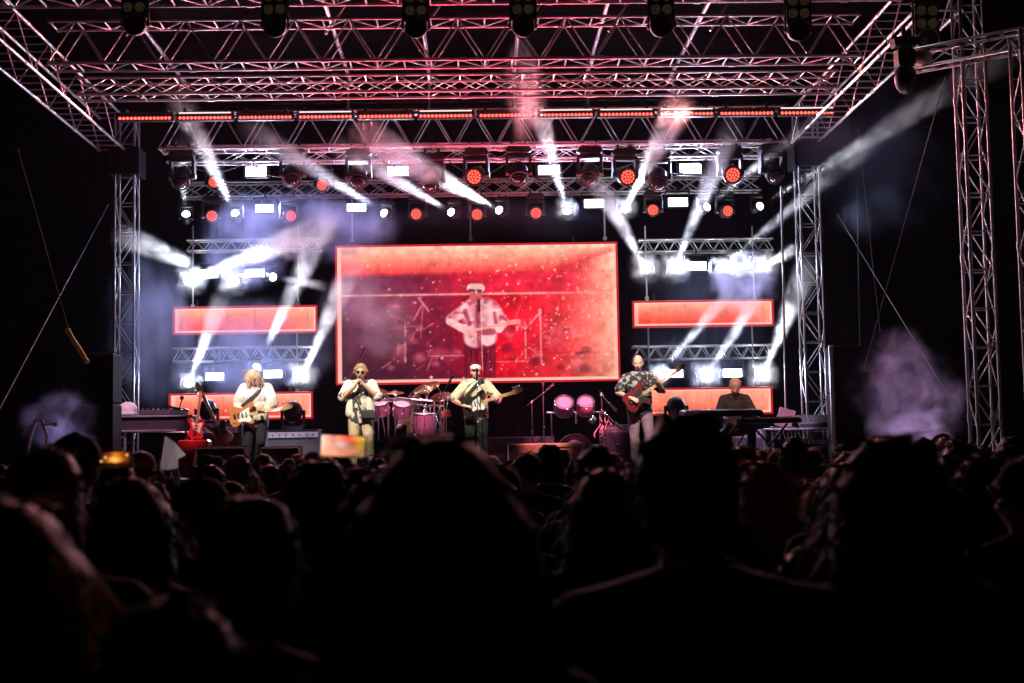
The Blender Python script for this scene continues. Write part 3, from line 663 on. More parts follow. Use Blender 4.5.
# strobes
STR = [(256, 171.5, 26.0, 22, 10, 'top'), (398, 171, 26.0, 22, 10, 'top'), (549, 170, 26.0, 23, 10, 'top'), (690.5, 168.5, 26.0, 23, 11, 'top'),
       (264.5, 208.5, 26.6, 19, 8, 'second'), (356.5, 207.5, 26.6, 20, 8, 'second'), (594, 203.5, 26.6, 21, 9, 'second'), (678, 202, 26.6, 21, 9, 'second'),
       (209, 274, 26.6, 19, 8, 'third'), (256, 273, 26.6, 19, 8, 'third'), (697, 266, 26.6, 20, 9, 'third'), (740, 265, 26.6, 20, 9, 'third'),
       (214.5, 376.5, 26.6, 19, 7.5, 'fourth'), (273, 374, 26.6, 19, 8, 'fourth'), (674, 373.5, 26.6, 19, 8, 'fourth'), (732.5, 373, 26.6, 20, 8.5, 'fourth')]
cnt = {}
for (px, py, Y, w_, h_, row) in STR:
    cnt[row] = cnt.get(row, 0) + 1; c = W(px, py, Y); ww, hh = .93 * w_ * Y / F, .93 * h_ * Y / F
    T = E('strobe_lamp', 'white rectangular strobe panel, %s from the left in the %s row from the top' % (ORD[cnt[row] - 1], row), 'stage lamp', c, 'white strobe panels')
    ar = lamp('AREA', c + V((0, -.02, 0)), (0, -1, 0), 34, (.56, .64, 1.), parent=T); ar.data.shape = 'RECTANGLE'; ar.data.size = ww; ar.data.size_y = hh
    m = MB(); m.box((0, .07, 0), (ww + .05, .12, hh + .05), None, .015); m.build('housing', BLACKM, T, False)
    m = MB(); m.add([(-ww / 2, -.003, -hh / 2), (ww / 2, -.003, -hh / 2), (ww / 2, -.003, hh / 2), (-ww / 2, -.003, hh / 2)], [(0, 1, 2, 3)]); m.build('panel', STROBE, T, False)
    m = MB()
    for s in (-1, 1): m.box((s * (ww / 2 + .045), .07, .06), (.02, .05, hh + .16), None, .005)
    m.box((0, .07, hh / 2 + .14), (ww + .11, .05, .02)); m.tube((0, .07, hh / 2 + .15), (0, .07, hh / 2 + .26), .02); m.build('bracket', BLACKM, T, False)
# LED bars
xs0, xs1 = 115, 838
for i in range(12):
    a = xs0 + (xs1 - xs0) * i / 12 + 1; b = a + 57
    p, q = W(a, 118 - 6 * (a - 115) / 723 - .4, 23.4), W(b, 118 - 6 * (b - 115) / 723 - .4, 23.4); q.z = p.z = (p.z + q.z) / 2; c = (p + q) / 2; wd = q.x - p.x
    T = E('light_bar', 'bar of glowing red LEDs, %s from the left along the roof truss' % ORD[i], 'light bar', c, 'red LED bars along the roof')
    m = MB(); m.box((0, .07, .02), (wd, .11, .15), None, .012)
    for s in (-1, 1): m.box((s * wd * .36, .07, .12), (.05, .05, .10), None, .008); m.tube((s * wd * .36, .07, .15), (s * wd * .36, .3, .17), .018)
    m.build('housing', BLACKM, T, False)
    ar = lamp('AREA', c + V((0, -.03, -.02)), (0, -1, -.38), 36, (1, .28, .26), parent=T); ar.data.shape = 'RECTANGLE'; ar.data.size = wd * .9; ar.data.size_y = .03; ar.data.spread = math.radians(120)
    n_ = 14; L_ = MB()
    for k in range(n_): L_.sphere(((k + .5) / n_ * (wd - .06) - (wd - .06) / 2, .012, -.012), (.026, .018, .026), 10, 6)
    L_.build('led_row', LEDRED, T, False)
    if i in (1, 3, 5, 7, 8, 9, 11):
        m = MB(); m.box((0, .005, .07), (wd - .08, .012, .022), None, .004); m.build('glare_strip', BARGLARE, T, False)  # glowing strip put in for the white glare along some bars
# audience blinders hanging from the front truss, seen from behind as black shapes
BL = [(135, 12), (275, 14), (416, 15), (523, 14), (661, 14), (798, 18), (926, 28)]
for i, (px, py) in enumerate(BL):
    c = W(px, py, 17.6)
    T = E('blinder_lamp', 'black lamp panel with dim bulbs, %s from the left along the top edge' % ORD[i], 'stage lamp', c, 'black lamp panels along the front truss'); T.scale = (.86, .86, .86)
    m = MB(); m.lathe((0, .04, -.17), [(.150, .10), (.168, .105), (.170, .125), (.150, .128), (.150, .10)], (0, -1, -.25), 24, True, False); m.build('rim', ALU, T, False)
    m = MB()
    for s in (-1, 1): m.tube((s * .19, .0, .37), (s * .19, .0, -.12), .012); m.box((s * .195, 0, .36), (.03, .08, .06), None, .008)
    m.box((0, 0, .385), (.42, .03, .03), None, .006); m.build('yoke', STEEL, T, False)
    m = MB(); m.box((0, 0, .12), (.36, .14, .46), None, .02); m.box((0, .05, .42), (.30, .06, .12), None, .01); m.tube((0, .06, .4), (0, .06, .75), .025)
    m.build('panel', BLACKM, T, False)
    m = MB(); m.mi = 0
    for sx_ in (-1, 1):
        for sz in (0, 1): m.lathe((sx_ * .085, -.072, .05 + sz * .19), [(.075, .0), (.07, .02), (.045, .012), (.02, -.005), (.001, -.006)], (0, -1, 0), 16)
    m.build('bulb', emit('dim_bulb', (.9, .62, .32), .016, False, .7), T, False)
    m = MB(); m.lathe((0, .04, -.17), [(.02, -.16), (.13, -.15), (.165, -.05), (.165, .12), (.14, .13), (.13, .1), (.001, .09)], (0, -1, -.25), 20); 
    for s in (-1, 1): m.box((s * .19, .02, -.10), (.025, .06, .26), None, .01); m.sphere((s * .205, .02, -.17), .02)
    m.build('round_lamp', BLACKM, T, False)
c = W(905, 66, 17.4)
T = E('blinder_lamp', 'black moving lamp hanging from the wing truss by the front right tower', 'stage lamp', c)
m = MB(); m.box((0, 0, .1), (.22, .2, .25), None, .04); m.sphere((0, 0, -.16), (.14, .14, .2), 14, 10); m.build('body', BLACKM, T, False)
m = MB(); m.box((0, 0, .3), (.3, .2, .12), None, .02); m.tube((0, 0, .3), (0, 0, .5), .03); m.build('base', BLACKM, T, False)
c = W(922, 58, 17.5)
m = MB(); m.sphere((0, 0, 0), (.13, .1, .12), 14, 10); m.box((.05, .05, .16), (.08, .05, .22), None, .01)
T = tag(link('clamp_box', m.mesh('clamp_box', mat('grey_casting', (.5, .42, .42), .5, .2, .3, 10))), 'pale clamp casting at the joint of the wing truss', 'clamp'); T.location = c
# ------------------------------------------------------------------ wash light: floor up-lights and the front key lamps
UP = [(-4.6, 23.5, (1, .36, .44), 170, 92), (-2.6, 23.5, (1, .12, .20), 640, 100), (-.75, 23.5, (1, .06, .12), 1050, 110), (.75, 23.5, (1, .06, .12), 1050, 110), (2.0, 23.5, (1, .12, .20), 640, 100), (4.9, 24.3, (1, .40, .48), 240, 90)]
for i, (x, y, colr, pw, cone) in enumerate(UP):
    T = E('floor_lamp', 'low black wash lamp among the players, %s from the left' % ORD[i], 'stage lamp', (x, y, ZF + .01), 'wash lamps among the players')
    m = MB(); m.box((0, 0, .03), (.3, .26, .05), None, .01); m.box((-.13, 0, .12), (.03, .1, .16)); m.box((.13, 0, .12), (.03, .1, .16)); m.build('base', BLACKM, T, False)
    m = MB(); m.lathe((0, 0, .13), [(.02, -.09), (.1, -.08), (.115, 0), (.115, .09), (.09, .095), (.09, .07), (.001, .068)], (0, -.22, 1), 16); m.build('head', BLACKM, T, False)
    lamp('SPOT', V((x, y, ZF + .26)), (0, -.22, 1), pw, colr, .09, cone, .6, T)
UPB = [(-4.6, 25.0, (1, .62, .75), 420), (-1.5, 25.9, (1, .2, .3), 170), (1.6, 25.9, (1, .2, .3), 170), (4.6, 25.0, (1, .62, .75), 420)]
for i, (x, y, colr, pw) in enumerate(UPB):
    T = E('floor_lamp', 'low black wash lamp at the back of the stage, %s from the left' % ORD[i], 'stage lamp', (x, y, ZF + .01), 'wash lamps at the back of the stage')
    m = MB(); m.box((0, 0, .03), (.3, .26, .05), None, .01); m.build('base', BLACKM, T, False)
    m = MB(); m.lathe((0, 0, .13), [(.02, -.09), (.1, -.08), (.115, 0), (.115, .09), (.09, .095), (.09, .07), (.001, .068)], (0, 0, 1), 16); m.build('head', BLACKM, T, False)
    lamp('SPOT', V((x, y, ZF + .26)), (0, -.05, 1), pw, colr, .09, 95, .6, T)
# key lamps on the front truss aimed at the players
def key(px, py, Y, x0, pw, colr, ang, z=7.0): t_ = W(px, py, Y); p_ = V((x0, 17.9, z)); lamp('SPOT', p_, t_ - p_, pw, colr, .08, ang, .5)
key(258, 412, 22.6, -4.4, 3800, (1, .86, .66), 13, 6.8)
key(363, 412, 22.3, -2.6, 3600, (1, .84, .62), 13, 6.8)
key(477, 415, 22.3, -.8, 3300, (1, .88, .68), 13, 6.8)
key(643, 410, 21.9, 2.2, 3200, (1, .82, .74), 13, 6.8)
key(736, 398, 22.6, 3.4, 2600, (1, .42, .25), 8, 6.6)
key(400, 412, 24.7, -.4, 5200, (1, .40, .55), 13, 6.8)
key(573, 412, 24.4, 1.2, 5200, (1, .20, .42), 12, 6.8)
key(545, 452, 20.6, .4, 3500, (1, .25, .22), 9, 6.8)
key(775, 425, 23.6, 4.7, 3600, (.95, .65, 1.), 12, 6.6)
key(150, 420, 22.8, -5.4, 1700, (1, .5, .75), 12, 6.8)
key(290, 432, 23.8, -4.8, 3600, (.75, .65, 1.), 11, 6.8)
key(195, 440, 21.6, -3.4, 2600, (1, .3, .3), 7, 6.8)
# spots added without fixtures to brighten the front right tower
lamp('SPOT', V((4.6, 19.0, 2.2)), V((6.31, 17.4, 4.6)) - V((4.6, 19.0, 2.2)), 520, (1, .42, .5), .08, 62, .7)
lamp('SPOT', V((4.9, 18.2, 8.4)), V((6.31, 17.4, 6.4)) - V((4.9, 18.2, 8.4)), 22, (1, .93, .74), .08, 60, .7)
# ------------------------------------------------------------------ smoke
def puff(px, py, rx, ry, Y, depth, dens, label, col=(.80, .78, .97), scale=1.5, lo=.38, hi=.68, seed=0, inner=0., group='stage smoke'):
    m = MB(); m.sphere((0, 0, 0), 1, 20, 14); o = link('smoke', m.mesh('smoke', smoke_mat('stage_smoke', dens, scale, lo, hi, col, .06, True, .1, None, seed + 20, 4., inner)))
    o.location = W(px, py, Y); k = Y / F; o.scale = (rx * k, depth, ry * k); return smoke(o, label, group)
LAV = (.60, .62, 1.0)
puff(252, 236, 62, 60, 25.6, .8, 2.0, 'lavender smoke round the strobes over the upper left strip screen', LAV, seed=1)
puff(335, 222, 75, 48, 25.7, .7, 2.31, 'lavender smoke above the left half of the big screen', LAV, seed=2)
puff(148, 335, 56, 95, 25.6, .8, 1.66, 'thin blue smoke beside the rear left tower', (.62, .66, 1), seed=3)
puff(250, 350, 100, 60, 25.9, .5, 1.55, 'blue smoke between the two left strip screens', (.62, .66, 1), seed=4)
puff(372, 315, 62, 62, 25.3, .6, 3.04, 'grey smoke drifting over the left side of the big screen', (.86, .82, .92), seed=5)
puff(742, 286, 44, 36, 25.6, .5, 3.86, 'violet smoke under the strobe above the upper right strip screen', (.74, .70, 1), seed=6)
puff(741, 264, 25, 16, 26.0, .3, 27.62, 'bright dense smoke in front of the right strobe', (.95, .95, 1), seed=7)
puff(290, 243, 26, 20, 24.7, .4, 3.6, 'bright dense smoke at the end of the thick left beam', (.97, .97, .98), seed=8)
puff(880, 150, 100, 110, 23.5, 1.2, .22, 'faint blue smoke in the dark right of the right tower', (.55, .68, 1), seed=9)
puff(524, 92, 26, 60, 22.4, .5, 1.94, 'pale smoke rising past the middle of the roof trusses', (.85, .84, .95), seed=10)
puff(905, 398, 66, 80, 21.0, .8, 3.0, 'mauve smoke billowing over the fog machine at right', (.82, .66, .92), 2.3, .46, .62, 11)
puff(925, 425, 50, 30, 20.8, .6, 2.6, 'low mauve smoke around the fog machine at right', (.82, .66, .92), 2.4, .45, .62, 12)
puff(62, 424, 46, 40, 19.2, .6, 1.9, 'blue grey smoke beside the pale folding frame at left', (.62, .62, .86), 2.2, .44, .62, 13)
puff(700, 330, 110, 90, 26.0, .4, .22, 'thin blue smoke behind the right strip screens', (.62, .68, 1), seed=14)
puff(480, 215, 160, 34, 25.9, .5, .22, 'thin dark blue smoke along the top of the big screen', (.6, .62, 1), seed=15)
q = W(915, 466, 21.9); lamp('SPOT', q, W(903, 385, 20.6) - q, 230, (.88, .66, 1.), .1, 80, .7)  # hidden spot added low to light the mauve smoke
q = W(62, 468, 20.0); lamp('SPOT', q, W(58, 405, 18.6) - q, 85, (.58, .56, 1.), .1, 80, .7)  # unseen spot added to light the blue grey smoke at left
m = MB(); m.box((0, 14, 4.4), (44, 34.4, 10.8))
mh = bpy.data.materials.new('haze'); mh.use_nodes = True; t_ = mh.node_tree; t_.nodes.clear(); o_ = t_.nodes.new('ShaderNodeOutputMaterial'); v_ = t_.nodes.new('ShaderNodeVolumePrincipled')
t_.links.new(v_.outputs[0], o_.inputs['Volume']); v_.inputs['Color'].default_value = (.72, .76, 1, 1); v_.inputs['Density'].default_value = .0003; v_.inputs['Anisotropy'].default_value = .2
o = m.build('haze', mh); o['kind'] = 'stuff'
# ------------------------------------------------------------------ people
def remesh(mb, vox, name, mats, smooth=3):
    me = mb.mesh('tmp', []); o = bpy.data.objects.new('tmp', me); COL.objects.link(o)
    md = o.modifiers.new('r', 'REMESH'); md.mode = 'VOXEL'; md.voxel_size = vox; md.use_smooth_shade = True
    if smooth: s_ = o.modifiers.new('s', 'SMOOTH'); s_.factor = .5; s_.iterations = smooth
    dg = bpy.context.evaluated_depsgraph_get(); ev = o.evaluated_get(dg); r = bpy.data.meshes.new_from_object(ev); r.name = name
    bpy.data.objects.remove(o); bpy.data.meshes.remove(me); r.materials.clear()
    for q in (mats if isinstance(mats, (list, tuple)) else [mats]): r.materials.append(q)
    r.polygons.foreach_set('use_smooth', [True] * len(r.polygons)); r.update(); return r
# joints of a person facing -Y, origin between the feet; R is the person's right (-x), L the left (+x)
BASE = dict(pelvis=(0, .01, .95), waist=(0, .0, 1.10), chest=(0, 0, 1.28), neck=(0, .015, 1.46), head=(0, -.015, 1.615),
            shR=(-.185, .01, 1.385), elR=(-.235, .03, 1.13), wrR=(-.235, -.06, .88), shL=(.185, .01, 1.385), elL=(.235, .03, 1.13), wrL=(.235, -.06, .88),
            hipR=(-.09, .01, .92), knR=(-.105, -.02, .50), anR=(-.115, .03, .085), hipL=(.09, .01, .92), knL=(.105, -.02, .50), anL=(.115, .03, .085),
            toeR=(-.14, -.14, .035), toeL=(.14, -.14, .035), hdR=(0, -.25, -1), hdL=(0, -.25, -1), npR=(1, 0, 0), npL=(-1, 0, 0), face=(0, -1, 0), curl=.35)
def J_(over, h=1.75):
    j = {k: (V(v) if isinstance(v, tuple) else v) for k, v in BASE.items()}
    for k, v in over.items(): j[k] = V(v) if isinstance(v, tuple) else v
    j['k'] = h / 1.75; return j
def headM(j):
    f = j['face'].normalized(); up = (j['head'] - j['neck']).normalized(); r = f.cross(up).normalized(); up2 = r.cross(f).normalized()
    # local head axes: x = person's left, y = back, z = up
    return Matrix((-r, -f, up2)).transposed()
def hand(mb, wr, hd, npv, curl, side, thin=1.):
    hd, npv = hd.normalized(), npv.normalized(); sd = hd.cross(npv).normalized() * side       # toward the thumb
    pc = wr + hd * .05
    mb.caps(wr, wr + hd * .02, .026 * thin, .028 * thin, 8)
    for q in (-.026, 0, .026): mb.caps(wr + hd * .015 + sd * q * .6, wr + hd * .088 + sd * q, .015, .013, 8)
    for i, (q, L) in enumerate(((.033, .072), (.011, .082), (-.011, .076), (-.033, .060))):
        p = wr + hd * .088 + sd * q; a = curl * .6; r = .0098
        for s_ in (.42, .33, .25):
            dv = (hd * math.cos(a) + npv * math.sin(a)); p2 = p + dv * L * s_; mb.caps(p, p2, r, r * .93, 7); p = p2; a += curl * 1.5; r *= .93
    t0 = wr + hd * .03 + sd * .028; t1 = t0 + (hd * .6 + sd * .75 + npv * .35).normalized() * .04; t2 = t1 + (hd * .85 + npv * (.3 + .6 * curl)).normalized() * .035
    mb.caps(t0, t1, .014, .011, 7); mb.caps(t1, t2, .011, .0095, 7)
def limb(mb, a, b, r0, rm, r1):
    m_ = a.lerp(b, .38); mb.caps(a, m_, r0, rm, 10); mb.caps(m_, b, rm, r1, 10)
def body_mb(j, face=True, fat=1.):
    mb = MB(); H = headM(j); h = j['head']; P = lambda x, y, z: h + H @ V((x, y, z))
    mb.sphere(P(0, .012, .02), (.074, .092, .098), 16, 12, H); mb.sphere(P(0, -.018, -.045), (.058, .068, .068), 14, 10, H)
    mb.sphere(P(0, -.045, -.085), (.034, .034, .026), 10, 8, H)
    if face:
        mb.caps(P(0, -.080, .012), P(0, -.106, -.030), .010, .016, 8); mb.caps(P(-.04, -.072, .028), P(.04, -.072, .028), .014, .014, 8)
        mb.caps(P(-.016, -.085, -.063), P(.016, -.085, -.063), .009, .009, 8)
        for s_ in (-1, 1): mb.sphere(P(s_ * .042, -.06, -.03), (.022, .024, .026), 8, 6, H)
    for s_ in (-1, 1): mb.sphere(P(s_ * .078, .018, -.012), (.011, .020, .034), 8, 6, H)
    mb.caps(j['neck'] - V((0, 0, .03)), P(0, .02, -.06), .060, .052, 12)
    tor(mb, j, fat, 0)
    for s_ in 'RL':
        limb(mb, j['sh' + s_], j['el' + s_], .052, .047, .038); limb(mb, j['el' + s_], j['wr' + s_], .040, .040, .026)
        hand(mb, j['wr' + s_], j['hd' + s_], j['np' + s_], j['curl'], 1 if s_ == 'R' else -1)
        limb(mb, j['hip' + s_], j['kn' + s_], .085, .080, .056); limb(mb, j['kn' + s_], j['an' + s_], .056, .058, .036)
        a, t = j['an' + s_], j['toe' + s_]; mb.caps(a + V((0, .03, -.045)), t, .038, .030, 8)
    return mb
def tor(mb, j, fat, g, z0=None):
    r = lambda x: x + g
    sh = (j['shL'] - j['shR']).normalized(); rot = Matrix.Rotation(math.atan2(sh.y, sh.x), 3, 'Z')
    mb.sphere(j['chest'], (r(.165 * fat), r(.115 * fat), r(.18)), 16, 12, rot); mb.sphere(j['waist'], (r(.145 * fat), r(.112 * fat ** 1.5), r(.17)), 16, 12, rot)
    mb.sphere(j['pelvis'], (r(.158 * fat), r(.118 * fat), r(.125)), 16, 12)
    for s_ in 'RL':
        mb.caps(j['neck'] - V((0, 0, .012)), j['neck'].lerp(j['sh' + s_], .5) - V((0, 0, .012)), r(.050), r(.056), 10); mb.caps(j['neck'].lerp(j['sh' + s_], .5) - V((0, 0, .012)), j['sh' + s_], r(.056), r(.054), 10)
    mb.caps(j['chest'] + V((0, 0, .06)), j['neck'] - V((0, 0, .04)), r(.09), r(.058), 10)
def shirt_mb(j, fat=1., g=.018, sleeve=.55, hem=-.08, loose=1.0, fore=0.):
    mb = MB(); tor(mb, j, fat, g); p = j['pelvis']
    for x in (-.07, 0, .07): mb.caps(j['waist'] + V((x, 0, .05)), p + V((x * 1.05, 0, hem)), .105 * fat * loose + g * .4, .108 * fat * loose + g * .4, 12)
    for s_ in 'RL':
        a, b = j['sh' + s_], j['el' + s_]; e = a.lerp(b, min(1, sleeve)); mb.caps(a, e, .058 + g, .056 + g * 1.2, 12)
        if fore > 0: mb.caps(b, b.lerp(j['wr' + s_], fore), .052 + g, .040 + g * .7, 12); mb.caps(a, b, .058 + g, .052 + g, 12)
    # flat bottom edge
    return mb
def trousers_mb(j, fat=1., g=.014, length=.97):
    mb = MB(); p = j['pelvis']; mb.sphere(p, (.158 * fat + g, .118 * fat + g, .125), 16, 12)
    for s_ in 'RL':
        mb.caps(p + V((.06 if s_ == 'L' else -.06, 0, .03)), j['hip' + s_], .10 * fat, .098, 12); limb(mb, j['hip' + s_], j['kn' + s_], .090 + g, .084 + g, .062 + g)
        e = j['kn' + s_].lerp(j['an' + s_], length); limb(mb, j['kn' + s_], e, .062 + g, .060 + g, .048 + g)
    return mb
def shoe_mesh(j, s_, m_):
    mb = MB(); a, t = j['an' + s_], j['toe' + s_]; b = a + V((0, .035, -.045)); b.z = max(b.z, .04)
    mb.caps(b, t + V((0, 0, .01)), .048, .040, 10); mb.caps(a + V((0, .01, .0)), b, .048, .046, 10)
    d = (t - a); d.z = 0; q = Matrix.Rotation(math.atan2(d.y, d.x), 3, 'Z'); c = (b + t) / 2; mb.box((c.x, c.y, min(b.z, t.z) - .022), (.30, .085, .024), q, .008)
    return remesh(mb, .012, 'shoe', m_, 2)
def hair_mb(j, kind):
    mb = MB(); H = headM(j); h = j['head']; P = lambda x, y, z: h + H @ V((x, y, z)); r = random.Random(hash(kind) % 1000)
    r = random.Random(len(kind) * 17)
    if kind in ('short', 'crop'):
        e = .010 if kind == 'crop' else .018
        mb.sphere(P(0, .022, .034), (.074 + e, .090 + e, .090 + e), 16, 12, H); mb.sphere(P(0, .055, -.02), (.066 + e, .055 + e, .075 + e), 14, 10, H)
        for i in range(26 if kind == 'short' else 8):
            a = r.uniform(0, 2 * PI); t = r.uniform(.2, 1.3); mb.sphere(P(.085 * math.sin(t) * math.cos(a), .03 + .095 * math.sin(t) * math.sin(a), .04 + .098 * math.cos(t)), r.uniform(.012, .024), 7, 5)
    elif kind == 'curly':
        mb.sphere(P(0, .022, .035), (.082, .094, .092), 14, 10, H)
        for i in range(70):
            a = r.uniform(0, 2 * PI); t = r.uniform(.05, 1.75)
            y = .02 + .105 * math.sin(t) * math.sin(a)
            if y < -.055 and t > 1.0: continue
            mb.sphere(P(.084 * math.sin(t) * math.cos(a), y * .93, .030 + .092 * math.cos(t)), r.uniform(.014, .024), 7, 5)
    elif kind in ('long', 'big'):
        g = 1.0 if kind == 'long' else 1.28
        mb.sphere(P(0, .02, .03), (.090 * g, .106 * g, .102 * g), 16, 12, H)
        L = .30 if kind == 'long' else .42
        for i in range(22):
            a = -.25 * PI + 1.5 * PI * i / 21; x, y = math.cos(a) * .082 * g, math.sin(a) * .088 * g + .02
            sp = 1.18 if kind == 'long' else 1.55; l = L * r.uniform(.85, 1.1)
            p1, p2, p3 = P(x, y, .03), P(x * (1 + sp) / 2 * 1.02, y * 1.1, -.10), P(x * sp, y * 1.15, -l)
            mb.caps(p1, p2, .030 * g, .032 * g, 7); mb.caps(p2, p3, .032 * g, .016 * g, 7)
    elif kind == 'bun':
        mb.sphere(P(0, .022, .034), (.086, .102, .098), 16, 12, H); mb.sphere(P(0, .075, .105), .05, 12, 8)
    elif kind == 'ponytail':
        mb.sphere(P(0, .022, .034), (.085, .102, .098), 16, 12, H); mb.sphere(P(0, .11, .05), .034, 10, 8); mb.caps(P(0, .125, .04), P(0, .16, -.08), .03, .034, 9); mb.caps(P(0, .16, -.08), P(0, .14, -.22), .034, .012, 9)
    elif kind == 'fringe':
        mb.sphere(P(0, .03, .03), (.078, .090, .086), 14, 10, H)
    return mb
def cap_mesh(j, mt, kind):
    mb = MB(); H = headM(j); h = j['head']; P = lambda x, y, z: h + H @ V((x, y, z))
    if kind == 'flat':
        mb.sphere(P(0, .015, .070), (.094, .118, .056), 18, 10, H); mb.sphere(P(0, -.02, .062), (.090, .105, .040), 18, 10, H); mb.sphere(P(0, -.098, .044), (.070, .050, .012), 14, 6, H)
    else:
        mb.sphere(P(0, .012, .055), (.090, .108, .078), 18, 10, H); mb.sphere(P(0, -.115, .05), (.066, .075, .012), 14, 6, H); mb.sphere(P(0, .012, .134), .012, 8, 6)
    return remesh(mb, .009, 'cap', mt, 2)
def person(label, loc, rz, j, skin, group=None, vox=.009, shirt=None, fat=1., sleeve=.55, fore=0., hem=-.08, g=.018, trousers=None, shoes=None, hair=None, hairc='dark', cap=None, capm=None, eyes=True, glasses=False, cat='person', loose=1., face=True, tl=.97):
    me = remesh(body_mb(j, face, fat), vox, 'person', skin)
    o = link('person', me); tag(o, label, cat, group); o.location = loc; o.rotation_euler = (0, 0, rz); o.scale = (j['k'],) * 3
    link('shirt', remesh(shirt_mb(j, fat, g, sleeve, hem, loose, fore), vox * 1.25, 'shirt', shirt), o)
    link('trousers', remesh(trousers_mb(j, fat, length=tl), vox * 1.25, 'trousers', trousers), o)
    for s_ in 'RL': link('shoe', shoe_mesh(j, s_, shoes), o)
    if hair: link('hair', strands(remesh(hair_mb(j, hair), vox * 1.1, 'hair', HAIR[hairc], 1), 420 if hair in ('long', 'big', 'curly') else 260, len(hair) + 3, dict(long=.13, big=.15, curly=.035, ponytail=.06).get(hair, .028), .0026), o)
    if cap: link('cap', cap_mesh(j, capm, cap), o)
    H = headM(j); P = lambda x, y, z: j['head'] + H @ V((x, y, z))
    if eyes and not glasses:
        for s_ in (-1, 1):
            m = MB(); m.mi = 0; m.sphere(P(s_ * .031, -.078, .008), .0115, 10, 8, H); m.mi = 1; m.sphere(P(s_ * .031, -.0868, .008), (.006, .004, .006), 8, 6, H)
            link('eye', m.mesh('eye', [mat('eye_white', (.7, .68, .65), .3, 0, .05), mat('iris', (.04, .03, .02), .2)]), o)
    if glasses:
        m = MB()
        for s_ in (-1, 1): m.sphere(P(s_ * .033, -.092, .006), (.030, .008, .024), 12, 8, H); m.tube(P(s_ * .062, -.088, .012), P(s_ * .086, .02, .004), .004)
        m.tube(P(-.01, -.098, .01), P(.01, -.098, .01), .004); link('sunglasses', m.mesh('sunglasses', GLASSD), o)
    return o
def strands(me, n_, seed, ln, r=.0022, fly=.35, H0=None):
    """loose hairs over a hair mesh, added to the same mesh"""
    rr = random.Random(seed); mb = MB(); mb.v = [tuple(v.co) for v in me.vertices]; ztop = max(v.co.z for v in me.vertices)
    for p in me.polygons: mb.f.append(tuple(p.vertices)); mb.m.append(0); mb.sm.append(True)
    vs = list(me.vertices)
    for i in range(n_):
        v = rr.choice(vs); nrm = v.normal; p0 = v.co.copy(); l = ln * rr.uniform(.5, 1.3)
        d = (nrm * fly + V((rr.uniform(-.5, .5), rr.uniform(-.5, .5), -.9 if nrm.z < .75 else -.25))).normalized(); p1 = p0 + d * l * .5 + nrm * .004; p2 = p1 + (d + V((rr.uniform(-.3, .3), rr.uniform(-.3, .3), -.5))).normalized() * l * .5
        p1 = p1 if nrm.z < .75 else p0 + V((d.x, d.y, min(d.z, .15))) * l * .35; mb.tube(p0, p1, r * 1.5, r, 4, False); mb.tube(p1, p2, r, r * .3, 4, False)
    mat_ = me.materials[0]; nm = me.name; out = mb.mesh(nm, mat_); bpy.data.meshes.remove(me); out.name = 'hair'; out['ztop'] = ztop; return out
